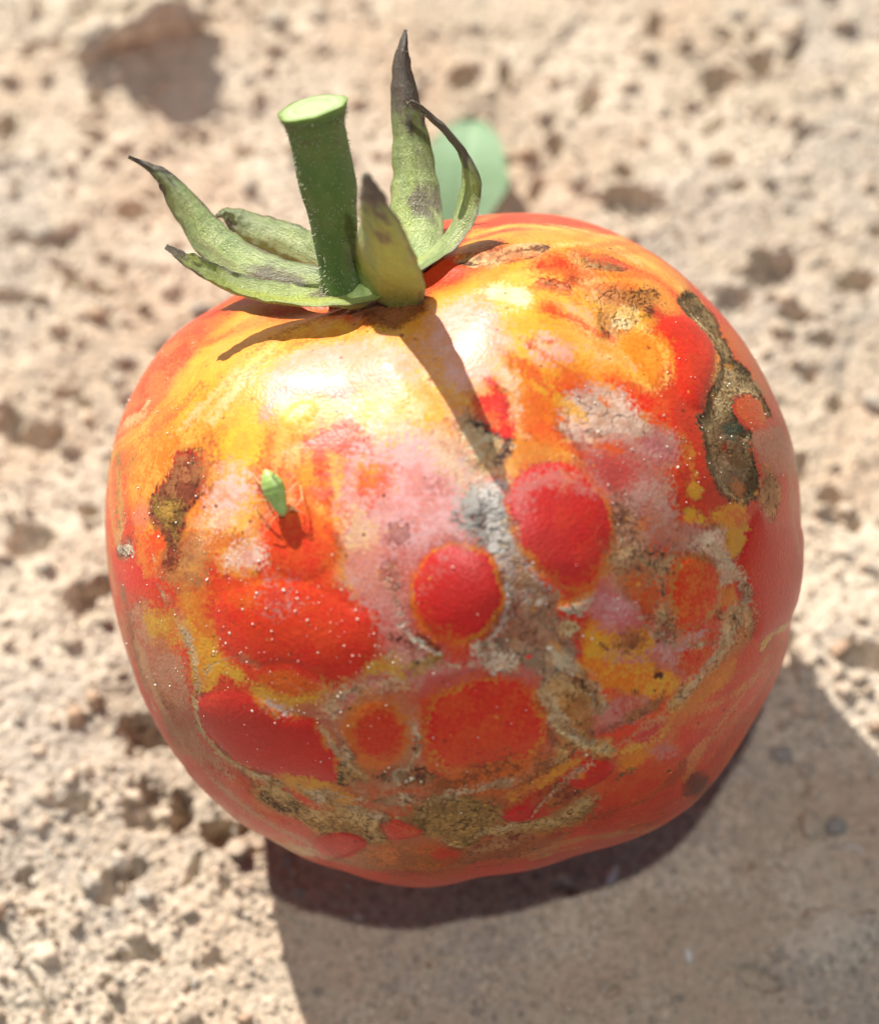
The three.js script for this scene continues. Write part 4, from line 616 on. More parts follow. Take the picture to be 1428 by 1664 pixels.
stroke('L', [425, 1075, 520, 1010, 605, 958], 36, { c: '#66361f', c2: '#8a5836', s: 5, n: 8, g: 14 });
poly('L', [450, 1180, 560, 1090, 640, 1080, 600, 1150, 500, 1210], { c: '#ad3a34', s: 5, n: 5, g: 12 });
stroke('L', [690, 1000, 652, 1110, 560, 1200, 430, 1289], 38, { c: '#bc9038', c2: '#b87a30', s: 5, n: 6, g: 12 });
poly('L', [700, 1100, 850, 1050, 1000, 1120, 940, 1240, 760, 1295, 680, 1240], { c: '#b2381f', c2: '#b34a26', s: 8, n: 8, g: 14 });
// bottom
poly('M', [20, 188, 150, 198, 300, 238, 392, 290, 382, 342, 300, 342, 200, 290, 80, 242], { c: '#ba8028', c2: '#b06a30', s: 4, n: 5, g: 10 });
poly('M', [400, 240, 560, 200, 700, 230, 800, 270, 740, 360, 620, 390, 480, 340], { c: '#a4502f', c2: '#a06a48', s: 8, n: 8, g: 22 });
poly('M', [-20, 200, 60, 232, 150, 322, 260, 362, 420, 342, 560, 392, 720, 382, 800, 330, 770, 420, 600, 402, 560, 442, 582, 512, 520, 532, 420, 472, 260, 462, 180, 402, 80, 352, -20, 310], { c: '#ac8c5e', c2: '#8c683e', s: 4, n: 6, g: 14, f: 1, r: 0.68 });
poly('M', [755, 350, 830, 288, 940, 288, 1060, 308, 1142, 350, 1152, 420, 1060, 472, 1000, 542, 940, 557, 880, 512, 780, 492, 738, 440], { c: '#785930', c2: '#967240', s: 4, n: 6, g: 16, f: 1, r: 0.68 });
stroke('M', [825, 300, 880, 284, 945, 296], 12, { c: '#bb986c', s: 2, n: 4, g: 6, f: .8 });
stroke('M', [870, 510, 955, 552, 1015, 510, 1080, 470], 20, { c: '#ab8e62', s: 3, n: 5, g: 8, f: .8 });
poly('M', [900, 180, 1000, 150, 1200, 100, 1400, 70, 1410, 160, 1250, 242, 1100, 272, 980, 272, 915, 232], { c: '#783a18', c2: '#b4541c', s: 6, n: 9, g: 28 });
stroke('M', [1225, 305, 1320, 240, 1440, 175], 38, { c: '#b8741e', s: 5, n: 5, g: 12 });
poly('M', [212, 532, 250, 490, 350, 468, 452, 488, 484, 532, 422, 592, 320, 628, 238, 602], { c: '#b32a22', s: 3, n: 3, g: 3 });
poly('M', [555, 442, 600, 420, 700, 430, 765, 460, 700, 492, 600, 502], { c: '#ac2e1e', c2: '#b0441e', s: 3, n: 4, g: 8 });
poly('M', [480, 570, 620, 530, 760, 558, 900, 560, 1005, 600, 960, 662, 780, 652, 600, 642, 480, 622], { c: '#884818', c2: '#b2581c', s: 6, n: 9, g: 28 });
poly('M', [800, 592, 860, 555, 942, 570, 962, 612, 880, 642], { c: '#b0381e', s: 4, n: 4, g: 8 });
poly('M', [-20, 505, 100, 535, 225, 555, 212, 592, 100, 575, -20, 545], { c: '#ba9c74', c2: '#ac7a58', s: 5, n: 5, g: 12 });
poly('M', [960, 602, 1060, 520, 1180, 488, 1310, 488, 1260, 562, 1120, 612, 1000, 642], { c: '#6a3220', c2: '#9c6c46', s: 5, n: 8, g: 22 });
stroke('M', [1165, 465, 1260, 432, 1360, 430], 28, { c: '#ab8c60', s: 4, n: 5, g: 10, f: .8 });
poly('M', [1150, 382, 1200, 350, 1290, 328, 1325, 370, 1282, 412, 1200, 417], { c: '#ad2620', s: 3, n: 3, g: 3, h: 0.005, w: 14 });
poly('M', [600, 682, 780, 672, 960, 692, 1050, 682, 960, 735, 800, 755, 620, 735], { c: '#b03824', c2: '#a84426', s: 6, n: 5, g: 8 });
stroke('M', [570, 190, 660, 180, 760, 185], 40, { c: '#563020', c2: '#84543a', s: 5, n: 9, g: 16 });
for (const [x, y] of [[680, 215], [750, 220], [640, 190], [710, 205]]) ell('M', x, y, 10, 7, 0, { c: '#cbbba4', s: 2, n: 2, g: 4, f: 1 });
// lower right
poly('N', [260, 370, 340, 290, 420, 268, 495, 300, 480, 352, 400, 402, 300, 415], { c: '#af2218', s: 6, n: 4, g: 6 });
ell('N', 210, 450, 64, 36, -0.3, { c: '#662a1a', c2: '#8e4a26', s: 6, n: 6, g: 16 });
stroke('N', [-10, 465, 120, 402, 220, 342, 335, 268], 32, { c: '#bb7e24', c2: '#b4642a', s: 5, n: 5, g: 12 });
poly('N', [325, 490, 422, 458, 405, 540, 330, 602, 150, 642, -10, 662, -10, 612, 160, 572, 280, 532], { c: '#8e6a3e', c2: '#a98a5c', s: 4, n: 6, g: 14, f: 1, r: 0.65 });
poly('N', [540, 272, 640, 220, 705, 198, 645, 290, 560, 325], { c: '#bd6a1c', s: 5, n: 5, g: 10 });
poly('N', [695, 212, 780, 188, 845, 220, 760, 262], { c: '#ad625a', s: 6, n: 6, g: 16 });
poly('N', [420, 480, 560, 400, 700, 330, 860, 300, 880, 380, 760, 480, 620, 560, 480, 640, 400, 600], { c: '#b0441e', c2: '#aa361e', s: 8, n: 8, g: 16 });
stroke('N', [520, 375, 560, 345, 600, 330], 16, { c: '#6e4424', s: 4, n: 5, g: 10 });
poly('N', [850, 150, 950, 108, 1055, 118, 1000, 242, 880, 252], { c: '#b3321e', s: 8, n: 6, g: 8 });
stroke('N', [880, 360, 960, 250, 1060, 130, 1140, 30], 34, { c: '#a86430', c2: '#ae4a2a', s: 8, n: 7, g: 14, a: .8 });
ell('N', 940, 405, 50, 52, 0, { c: '#5c2416', s: 18, n: 8, g: 10, a: .9 });
stroke('N', [590, 640, 650, 615, 700, 600], 14, { c: '#66281a', s: 5, n: 5, g: 8, a: .8 });
// long dark scar on the right
poly('Q', [640, 1040, 780, 1040, 860, 1180, 905, 1310, 840, 1310, 740, 1240, 690, 1160], { c: '#b05e48', c2: '#ac6e54', s: 6, n: 6, g: 12 });
poly('Q', [170, 218, 200, 186, 240, 200, 308, 270, 374, 338, 424, 426, 488, 516, 534, 602, 604, 672, 658, 772, 712, 862, 760, 970, 720, 940, 690, 852, 620, 818, 558, 828, 558, 900, 600, 992, 658, 1040, 662, 1130, 692, 1250, 724, 1380, 708, 1452, 610, 1502, 500, 1442, 438, 1350, 388, 1250, 376, 1150, 358, 1040, 332, 950, 370, 900, 388, 790, 438, 700, 458, 600, 428, 520, 378, 430, 268, 330], { c: '#5a472c', c2: '#7c6644', s: 6, n: 4, g: 8, f: .35, r: 0.7, h: -0.008, w: 16, e: ['#38281a', 5] });
stroke('Q', [215, 235, 300, 335, 390, 425, 430, 480], 34, { c: '#a88e64', c2: '#7c6440', s: 5, n: 5, g: 12, f: .8 });
poly('Q', [480, 640, 540, 635, 620, 720, 690, 805, 620, 775, 545, 785, 520, 900, 470, 955, 440, 880, 440, 760], { c: '#a08862', c2: '#6c5838', s: 5, n: 5, g: 16, f: .8 });
poly('Q', [410, 1000, 520, 990, 640, 1060, 645, 1150, 665, 1250, 640, 1330, 560, 1330, 500, 1400, 440, 1280, 408, 1150], { c: '#80664a', c2: '#684c30', s: 8, n: 6, g: 16, f: .6 });
ell('Q', 560, 1020, 60, 48, 0.4, { c: '#3c4a3a', c2: '#4a4a38', s: 8, n: 6, g: 12 });
poly('Q', [540, 1372, 590, 1338, 632, 1400, 602, 1452], { c: '#a4663c', s: 6, n: 5, g: 10 });
ell('Q', 515, 1130, 22, 30, 0, { c: '#843820', s: 5, n: 4, g: 6 });
poly('Q', [572, 842, 640, 830, 712, 900, 722, 990, 662, 1012, 602, 950], { c: '#c2621c', c2: '#c04a20', s: 4, n: 4, g: 6 });
poly('Q', [730, 1250, 800, 1288, 842, 1400, 842, 1522, 800, 1605, 750, 1530, 718, 1440, 740, 1340], { c: '#a9784e', c2: '#92603e', s: 5, n: 5, g: 14, f: .5, r: 0.6 });
stroke('Q', [640, 645, 722, 740, 795, 880, 815, 1000, 872, 1200, 932, 1380, 950, 1600], 28, { c: '#ba924c', c2: '#b0703c', s: 5, n: 5, g: 12, a: .9 });
stroke('Q', [520, 390, 640, 520, 745, 680, 835, 820], 24, { c: '#c0905a', c2: '#b8603c', s: 5, n: 5, g: 12, a: .85 });
stroke('Q', [905, 1160, 915, 1240], 30, { c: '#6e3a28', s: 5, n: 5, g: 8, a: .8 });
for (const [x, y, q] of [[315, 1415, 26], [290, 1560, 32], [350, 1600, 18], [440, 1570, 20]]) ell('Q', x, y, q, q * 1.2, 0, { c: '#c08a28', s: 4, n: 5, g: 12 });
// joined network of corky lines between the blotches
for (const [a, w] of [[[826, 860, 846, 930, 868, 985, 893, 1045, 888, 1110, 905, 1160, 935, 1196, 985, 1214], 24], [[893, 1060, 930, 1085, 960, 1100, 975, 1150], 14], [[905, 1160, 892, 1215, 870, 1250, 820, 1275], 16], [[680, 1110, 672, 1160, 678, 1215, 650, 1262, 600, 1275], 10], [[556, 1130, 545, 1180, 566, 1240, 590, 1290], 10], [[640, 1070, 690, 1085, 760, 1078, 830, 1088, 890, 1110], 10],
  [[640, 930, 640, 990, 662, 1040, 700, 1072], 14], [[820, 1275, 740, 1290, 660, 1300, 590, 1300, 520, 1290], 16], [[985, 1214, 940, 1250, 890, 1290, 850, 1330, 790, 1350], 14], [[1000, 940, 1030, 990, 1060, 1030, 1110, 1050, 1160, 1040], 10], [[1160, 890, 1195, 930, 1210, 985, 1185, 1040, 1140, 1090, 1095, 1150], 14], [[330, 1120, 345, 1080, 400, 1070, 470, 1110, 520, 1130, 556, 1130], 8], [[250, 900, 262, 960, 300, 1020, 318, 1090, 322, 1140], 12], [[440, 1255, 500, 1290, 560, 1310, 620, 1330], 12]])
  stroke('o', a, w, { c: '#ab9678', c2: '#86684a', s: 4, n: 9, g: 8, f: 1, r: 0.7, a: .85, br: 1 });
// streaks that run along the turning sides
for (const [z, a, w, c, al] of [['o', [196, 720, 183, 800, 180, 880, 186, 960], 14, '#8a6434', .7], ['o', [206, 700, 196, 790, 197, 880], 9, '#b98a4a', .6], ['o', [222, 640, 205, 720], 12, '#b8542c', .7], ['o', [188, 900, 200, 1000, 222, 1090], 14, '#a87048', .7], ['o', [205, 960, 222, 1050, 250, 1140], 12, '#7c4c30', .6], ['o', [228, 1050, 262, 1140, 310, 1220], 14, '#b08a64', .6],
  ['o', [270, 1190, 330, 1270, 400, 1325], 16, '#b5623c', .6], ['o', [330, 1240, 420, 1320, 500, 1370], 12, '#a89070', .5], ['o', [480, 1372, 540, 1395, 620, 1412], 14, '#b07a4e', .7], ['o', [560, 1400, 660, 1418, 740, 1415], 12, '#7e3a1c', .6], ['o', [660, 1392, 760, 1400, 850, 1385], 18, '#8a4a20', .7], ['o', [700, 1425, 780, 1412, 860, 1402], 8, '#a84a24', .7],
  ['o', [860, 1396, 930, 1372, 1000, 1358], 16, '#a86a3c', .8], ['o', [900, 1360, 1000, 1330, 1080, 1290], 20, '#a8321e', .7], ['o', [960, 1330, 1060, 1290, 1110, 1240], 10, '#7c2c18', .6], ['o', [1040, 1340, 1120, 1290, 1170, 1220], 12, '#a84026', .8], ['o', [1120, 1230, 1190, 1150, 1240, 1070], 14, '#b87440', .7], ['o', [1150, 1240, 1220, 1140, 1262, 1060], 10, '#a43a24', .7], ['o', [1090, 1180, 1160, 1100, 1210, 1030], 16, '#b46030', .6], ['o', [1268, 760, 1280, 840, 1284, 900], 10, '#b0683c', .7], ['o', [1280, 740, 1290, 800, 1294, 850], 8, '#c0a066', .7]])
  stroke(z, a, w * 1.6, { c, s: 8, n: 10, g: 14, a: al });
// pin spots, orange stipple
for (let i = 0; i < 900; i++) {
  const t = rr(0, 6.28), r = 1.4 * Math.sqrt(rnd()), x = r * Math.cos(t), y = r * Math.sin(t), q = (1.0 + 2.6 * Math.pow(rnd(), 3)) * K;
  const up = y > 0.15;
  paint([[x - q, y], [x, y - q * rr(.6, 1.2)], [x + q * rr(.8, 1.4), y], [x, y + q]], true, 0, { c: rnd() < (up ? 0.55 : 0.75) ? '#6e3018' : '#c8823a', s: 1.3, n: 0.6, g: 0.6, a: rr(.4, .9) });
}
// gentle lobes of the shoulder
stroke('o', [640, 520, 690, 600, 740, 700, 780, 760], 100, { only: 1, h: -0.012, w: 50 });
ell('o', 835, 560, 150, 150, 0.2, { only: 1, h: 0.03, w: 115 });
ell('o', 540, 605, 130, 52, -0.12, { only: 1, h: 0.007, w: 50 });
ell('A', 700, 600, 260, 130, -0.3, { only: 1, h: -0.004, w: 60 });
{ // soften the coarse relief once so that blister shoulders are round
  for (let pass = 0; pass < 3; pass++) { const s = HBIG.slice(); for (let j = 1; j < HN - 1; j++) for (let i = 1; i < HN - 1; i++) { const k = j * HN + i; HBIG[k] = (s[k] * 4 + 2 * (s[k - 1] + s[k + 1] + s[k - HN] + s[k + HN]) + s[k - HN - 1] + s[k - HN + 1] + s[k + HN - 1] + s[k + HN + 1]) / 16; } }
}
const fruit = thing('tomato', 'blotchy red and yellow tomato with blisters and brown corky scars lying on soil', 'tomato');
{
  // fine mottling: the skin's own stipple of yellow, rust and dark pores at every scale
  { // crisper borders: local contrast, and rusty or yellow flecks of dead skin along the borders of blotches
    const bl = new Float32Array(SN * SN * 3), tmp = new Float32Array(SN * SN * 3), r = 6, inv = 1 / (2 * r + 1);
    for (let j = 0; j < SN; j++) for (let e = 0; e < 3; e++) { let a = 0; for (let i = -r; i < SN; i++) { const p = i + r, q = i - r - 1; if (p < SN) a += SKIN[(j * SN + p) * 3 + e]; if (q >= 0) a -= SKIN[(j * SN + q) * 3 + e]; if (i >= 0) tmp[(j * SN + i) * 3 + e] = a * inv; } }
    { const acc = new Float32Array(SN * 3), w = SN * 3; for (let j = -r; j < SN; j++) { const p = j + r, q = j - r - 1; if (p < SN) for (let i = 0; i < w; i++) acc[i] += tmp[p * w + i]; if (q >= 0) for (let i = 0; i < w; i++) acc[i] -= tmp[q * w + i]; if (j >= 0) for (let i = 0; i < w; i++) bl[j * w + i] = acc[i] * inv; } }
    const rust = lin('#5e2814'), gold = lin('#c0802a');
    for (let j = 4; j < SN - 4; j++) for (let i = 4; i < SN - 4; i++) {
      if ((i - 1024) * (i - 1024) + (j - 1024) * (j - 1024) > 840 * 840) continue;
      const k = j * SN + i; let g = 0;
      for (let e = 0; e < 3; e++) { const dx = bl[(k + 4) * 3 + e] - bl[(k - 4) * 3 + e], dy = bl[(k + 4 * SN) * 3 + e] - bl[(k - 4 * SN) * 3 + e]; g += Math.sqrt(dx * dx + dy * dy) / (0.06 + bl[k * 3 + e]); }
      const n1 = TG[((j + 211) & 511) * 512 + ((i + 37) & 511)], n2 = TB[((j + 5) & 511) * 512 + ((i + 130) & 511)], n3 = TC[((j + 311) & 511) * 512 + ((i + 137) & 511)];
      const w = sstep(0.3, 1.2, g) * sstep(0.0, 0.5, n1 * 0.9 + n2 * 0.2 + 0.05) * 0.55, c = n3 > 0.05 ? gold : rust;
      for (let e = 0; e < 3; e++) { const v = SKIN[k * 3 + e], b = bl[k * 3 + e]; SKIN[k * 3 + e] = mix(clamp(v + 0.45 * (v - b), v * 0.45, v * 1.6), c[e], w); }
    } }
  { const s = SKIN.slice(), ye = lin('#c98436'), ru = lin('#8a3418');
    for (let j = 0; j < SN; j++) for (let i = 0; i < SN; i++) {
      const k = j * SN + i, w1 = TA[((j + 91) & 511) * 512 + ((i + 17) & 511)], w2 = TA[((j + 301) & 511) * 512 + ((i + 211) & 511)], w3 = TB[(j & 511) * 512 + ((i + 99) & 511)], w4 = TB[((j + 77) & 511) * 512 + (i & 511)];
      const x = clamp(Math.round(i + 1.8 * w1 + 0.6 * w3), 0, SN - 1), y = clamp(Math.round(j + 1.8 * w2 + 0.6 * w4), 0, SN - 1), q = (y * SN + x) * 3;
      const a = TC[((j + 133) & 511) * 512 + ((i + 57) & 511)], m = 0.15 * sstep(0.25, 0.75, w1 * 0.8 + w4 * 0.25 + 0.5 * a), n = 0.24 * sstep(0.3, 0.8, -w2 * 0.8 + w3 * 0.25 - 0.5 * a), v = 1.14 * (1 + 0.05 * w4);
      const red = sstep(0.16, 0.09, s[q + 1] / s[q]) * sstep(0.3, 0.4, s[q]), gain = [1 + 0.05 * red, 1 - 0.14 * red, 1 - 0.14 * red];      // clean ripe red is purer than the mixed tones
      for (let e = 0; e < 3; e++) SKIN[k * 3 + e] = Math.min(0.72, mix(mix(s[q + e], ye[e], m * (1 - 0.6 * red)), ru[e], n * (1 - 0.4 * red)) * v * gain[e]);
    } }
  { const s = SKIN.slice(), w = SN * 3; for (let j = 1; j < SN - 1; j++) for (let k = j * w + 3; k < (j + 1) * w - 3; k++) SKIN[k] = s[k] * 0.4 + 0.12 * (s[k - 3] + s[k + 3] + s[k - w] + s[k + w]) + 0.03 * (s[k - w - 3] + s[k - w + 3] + s[k + w - 3] + s[k + w + 3]); }   // no hard texel edges
  const c = new Uint8Array(SN * SN * 4), b = new Uint8Array(SN * SN * 4), ro = new Uint8Array(HN * HN * 4);
  for (let i = 0; i < SN * SN; i++) {
    for (let q = 0; q < 3; q++) c[i * 4 + q] = enc(SKIN[i * 3 + q]); c[i * 4 + 3] = 255;
    const x = i % SN, y = i / SN | 0, micro = TB[(y & 511) * 512 + (x & 511)], m2 = TA[((y * 2) & 511) * 512 + ((x * 2) & 511)];
    b[i * 4] = b[i * 4 + 1] = b[i * 4 + 2] = clamp(110 + 26 * FINE[i] + 7 * micro + 1 * m2, 0, 255); b[i * 4 + 3] = 255;
  }
  for (let j = 0; j < HN; j++) for (let i = 0; i < HN; i++) { const k = (j * HN + i) * 4; ro[k] = ro[k + 1] = ro[k + 2] = 255 * clamp(ROUGH[(j * 2) * SN + i * 2] + 0.05 * TA[(j & 511) * 512 + (i & 511)]); ro[k + 3] = 255; }
  const skin = new THREE.MeshPhysicalMaterial({ map: dataTex(c, SN, SN, true), bumpMap: dataTex(b, SN, SN, false), bumpScale: 0.00034, roughnessMap: dataTex(ro, HN, HN, false), roughness: 1, ior: 1.42, specularIntensity: 0.72 });
  const M = 250, pos = [], nor = [], uv = [], idx = [], faces = [[CZ, CX, CY], [CZ.clone().negate(), CY, CX], [CX, CY, CZ], [CX.clone().negate(), CZ, CY], [CY, CZ, CX], [CY.clone().negate(), CX, CZ]];
  const d = new THREE.Vector3(), e = new THREE.Vector3(), t1 = new THREE.Vector3(), t2 = new THREE.Vector3(), p0 = new THREE.Vector3(), p1 = new THREE.Vector3(), p2 = new THREE.Vector3();
  for (const [n, a, s] of faces) {
    const base = pos.length / 3;
    for (let j = 0; j <= M; j++) for (let i = 0; i <= M; i++) {
      d.copy(n).addScaledVector(a, Math.tan((i / M - 0.5) * Math.PI / 2)).addScaledVector(s, Math.tan((j / M - 0.5) * Math.PI / 2)).normalize();
      t1.crossVectors(d, Math.abs(d.y) < 0.9 ? new THREE.Vector3(0, 1, 0) : CX).normalize(); t2.crossVectors(d, t1);
      const h = 0.003; p0.copy(d).multiplyScalar(radius(d));
      e.copy(d).addScaledVector(t1, h).normalize(); p1.copy(e).multiplyScalar(radius(e)).sub(p0); e.copy(d).addScaledVector(t2, h).normalize(); p2.copy(e).multiplyScalar(radius(e)).sub(p0);
      e.crossVectors(p1, p2).normalize(); if (e.dot(d) < 0) e.negate();
      const [u, v] = chart(d); pos.push(p0.x + CENTRE.x, p0.y + CENTRE.y, p0.z + CENTRE.z); nor.push(e.x, e.y, e.z); uv.push(u / 4 + 0.5, v / 4 + 0.5);
    }
    for (let j = 0; j < M; j++) for (let i = 0; i < M; i++) { const k = base + j * (M + 1) + i; idx.push(k, k + 1, k + M + 1, k + 1, k + M + 2, k + M + 1); }
  }
  const g = new THREE.BufferGeometry(); g.setAttribute('position', new THREE.Float32BufferAttribute(pos, 3)); g.setAttribute('normal', new THREE.Float32BufferAttribute(nor, 3)); g.setAttribute('uv', new THREE.Float32BufferAttribute(uv, 2)); g.setIndex(idx);
  obj('skin', g, skin, fruit);
  // dust grains stuck to the skin
  const grain = new THREE.IcosahedronGeometry(0.5, 0), dust = [], up = new THREE.Vector3(0, 1, 0), zones = [[500, 1040, 170, 90, 70], [460, 1170, 130, 80, 40], [280, 820, 90, 160, 50], [1180, 640, 110, 220, 70], [800, 900, 260, 200, 50], [250, 580, 70, 130, 70], [760, 1180, 260, 160, 40], [420, 1000, 90, 120, 40], [1000, 700, 120, 120, 40], [260, 1000, 70, 130, 30]];
  for (const [cx, cy, rx, ry, n] of zones) for (let i = 0; i < n; i++) {
    const t = rr(0, 6.28), r = Math.sqrt(rnd()), v = pixDir(cx + rx * r * Math.cos(t), cy + ry * r * Math.sin(t)), s = rr(0.06, 0.12) * 0.001 + 0.00016 * Math.pow(rnd(), 4);
    const m = new THREE.Matrix4().compose(skinAt(v).addScaledVector(v, s * 0.2), new THREE.Quaternion().setFromEuler(new THREE.Euler(rr(0, 6), rr(0, 6), rr(0, 6))), new THREE.Vector3(s, s * rr(.6, 1), s * rr(.8, 1.5)));
    dust.push(grain.clone().applyMatrix4(m));
  }
  const dm = obj('dust_specks', mergeGeometries(dust), new THREE.MeshPhysicalMaterial({ color: new THREE.Color().setRGB(0.72, 0.66, 0.58), roughness: 0.35 }), fruit);
  dm.userData.kind = 'stuff';
}

// ---------------------------------------------------------------- stem and calyx
function catmull(stations, n) {                          // stations: arrays of numbers, smoothly resampled to n + 1
  const m = stations.length - 1, out = [];
  for (let i = 0; i <= n; i++) {
    const f = i / n * m, k = Math.min(m - 1, Math.floor(f)), t = f - k, g = (q) => stations[clamp(q, 0, m)], a = g(k - 1), b = g(k), c = g(k + 1), d = g(k + 2);
    out.push(b.map((_, q) => 0.5 * (2 * b[q] + (c[q] - a[q]) * t + (2 * a[q] - 5 * b[q] + 4 * c[q] - d[q]) * t * t + (3 * b[q] - a[q] - 3 * c[q] + d[q]) * t * t * t)));
  }
  return out;
}
function rings(list, colours, uvScale = 1) {             // closed skin over rings of points, end caps included
  const n = list[0].length, pos = [], col = [], uv = [], idx = [];
  list.forEach((r, i) => r.forEach((p, k) => { pos.push(p.x, p.y, p.z); uv.push(k / n * uvScale, i / list.length * uvScale); if (colours) col.push(...colours[i][k]); }));
  for (let i = 0; i < list.length - 1; i++) for (let k = 0; k < n; k++) { const a = i * n + k, b = i * n + (k + 1) % n; idx.push(a, b, a + n, b, b + n, a + n); }
  for (const e of [0, list.length - 1]) {
    const c = list[e].reduce((s, p) => s.add(p), new THREE.Vector3()).multiplyScalar(1 / n), q = pos.length / 3; pos.push(c.x, c.y, c.z); uv.push(0, 0); if (colours) col.push(...colours[e][0]);
    for (let k = 0; k < n; k++) { const a = e * n + k, b = e * n + (k + 1) % n; e ? idx.push(a, b, q) : idx.push(b, a, q); }
  }
  const g = new THREE.BufferGeometry(); g.setAttribute('position', new THREE.Float32BufferAttribute(pos, 3)); g.setAttribute('uv', new THREE.Float32BufferAttribute(uv, 2)); if (colours) g.setAttribute('color', new THREE.Float32BufferAttribute(col, 3)); g.setIndex(idx); g.computeVertexNormals(); return g;
}
const grainBytes = (() => { const a = new Uint8Array(512 * 512 * 4); for (let i = 0; i < 512 * 512; i++) { a[i * 4] = a[i * 4 + 1] = a[i * 4 + 2] = clamp(128 + 50 * TB[i] + 60 * TA[((i >> 9) * 4 & 511) * 512 + ((i & 511) * 4 & 511)], 0, 255); a[i * 4 + 3] = 255; } return a; })();
const grainTex = dataTex(grainBytes, 512, 512, false, true);
const calyxMat = new THREE.MeshPhysicalMaterial({ vertexColors: true, roughness: 0.6, bumpMap: grainTex, bumpScale: 0.00035, transmission: 0.34, thickness: 0, sheen: 0.05, sheenRoughness: 0.5, sheenColor: new THREE.Color().setRGB(0.8, 0.85, 0.7) });
const stemMat = new THREE.MeshPhysicalMaterial({ vertexColors: true, roughness: 0.55, bumpMap: grainTex, bumpScale: 0.00012, sheen: 0.25, sheenRoughness: 0.5, sheenColor: new THREE.Color().setRGB(0.8, 0.85, 0.7) });
const gG = [0.36, 0.52, 0.14], gY = [0.6, 0.68, 0.07], gP = [0.66, 0.77, 0.3], bR = [0.22, 0.15, 0.09], bD = [0.13, 0.085, 0.05], bT = [0.24, 0.19, 0.12];
const mix3 = (a, b, t) => a.map((v, i) => mix(v, b[i], t));
const calyx = new THREE.Group(); calyx.name = 'calyx'; fruit.add(calyx);
const CAL = at(568, 462, 300);                            // middle of the calyx
// stations: photo x, y, height towards the lens, width in pixels, cupping ; dry: where browning starts (0..1); face: colour pair
function sepal(st, wdir, o) {
  const N = 110, M = 36, S = catmull(st, N), c = S.map((s) => at(s[0], s[1], s[2])), ringsL = [], cols = [];
  const w0 = wdir.clone().normalize();
  for (let i = 0; i <= N; i++) {
    const t = c[Math.min(N, i + 1)].clone().sub(c[Math.max(0, i - 1)]).normalize();
    let w = w0.clone().addScaledVector(t, -w0.dot(t)).normalize(); if (o.twist) w.applyAxisAngle(t, o.twist * i / N);
    const n = new THREE.Vector3().crossVectors(t, w).normalize(), f = i / N, hw = Math.max(1.2, S[i][3]) * 0.5 * PX, cup = S[i][4] ?? 0.15, th = (o.thick ?? 5) * (1 - 0.55 * f) * PX * 0.5;
    const ring = [], rc = [];
    for (let k = 0; k < M; k++) {
      const a = k / M * 2 * Math.PI, x = Math.cos(a), y = Math.sin(a);
      const edge = 1 + 0.13 * noise(f * 26 + (x > 0 ? 9 : 0), o.seed) * (0.4 + f), wob = 3.2 * PX * fbm(f * 9 + o.seed, x * 2.2, y * 0.5 + 0.3, 3) * (0.4 + Math.min(1, hw / (20 * PX)));
      const rib = 0.35 * Math.exp(-x * x * 30) * th * 2 * (y < 0 ? 1 : -0.6);
      const p = c[i].clone().addScaledVector(w, x * hw * edge).addScaledVector(n, cup * x * x * hw * 2 - rib + wob + y * Math.min(th, hw) * Math.sqrt(Math.max(0.04, 1)));
      ring.push(p);
      const n1 = fbm(f * 14 + o.seed * 3, x * 3 + y, 0.4, 4), n2 = noise(f * 60 + o.seed, x * 14 + y * 5, 0.5), n3 = fbm(f * 5 + o.seed * 7, x * 2, y * 0.8 + 0.7, 3);
      let q = mix3(o.a ?? gG, o.b ?? gP, sstep(-0.3, 0.5, n1)); q = mix3(q, gP, 0.45 * sstep(0.5, 0.9, Math.abs(Math.cos(x * 11 + 0.6 * n1)))); q = mix3(q, gY, (o.y ?? 0.3) * sstep(-0.2, 0.4, n3));
      const dry = sstep(-0.06, 0.07, f - o.dry + 0.22 * n1 + 0.05 * n2); q = mix3(q, mix3(bR, o.tip ?? bD, sstep(-0.2, 0.4, n1)), dry);
      q = mix3(q, bT, sstep(0.9, 1, f) * 0.9); q = mix3(q, bR, 0.75 * sstep(0.82, 0.97, Math.abs(x)) * sstep(0.0, 0.35, n1 + 0.3 * f));
      for (const [pf, px, pr] of o.spots ?? []) q = mix3(q, mix3(bR, bD, 0.5), 0.85 * sstep(pr * 1.25, pr * 0.7, Math.hypot((f - pf), (x - px) * 0.12) + 0.05 * n1 + 0.02 * n2));
      q = mix3(q, bR, 0.7 * sstep(0.45, 0.75, 0.6 * n2 + 0.7 * n1));
      rc.push(q.map((v) => v * (1 + 0.16 * n2)));
    }
    ringsL.push(ring); cols.push(rc);
  }
  const m = obj('sepal', rings(ringsL, cols, 3), calyxMat, calyx); return m;
}
const v3 = (x, y, z) => new THREE.Vector3().addScaledVector(CX, x).addScaledVector(CY, y).addScaledVector(CZ, z);
sepal([[560, 462, 300, 46, .1], [505, 458, 300, 52, .12], [440, 448, 275, 64, .16], [385, 426, 240, 70, .2], [338, 388, 215, 66, .22], [306, 345, 205, 54, .22], [283, 312, 205, 42, .2], [262, 286, 208, 26, .15], [236, 268, 212, 12, .1], [209, 255, 216, 6, 0]], v3(.62, .75, .25), { seed: 1.3, dry: 0.78, y: .25, spots: [[.2, -.2, .09], [.72, -.8, .05]] });
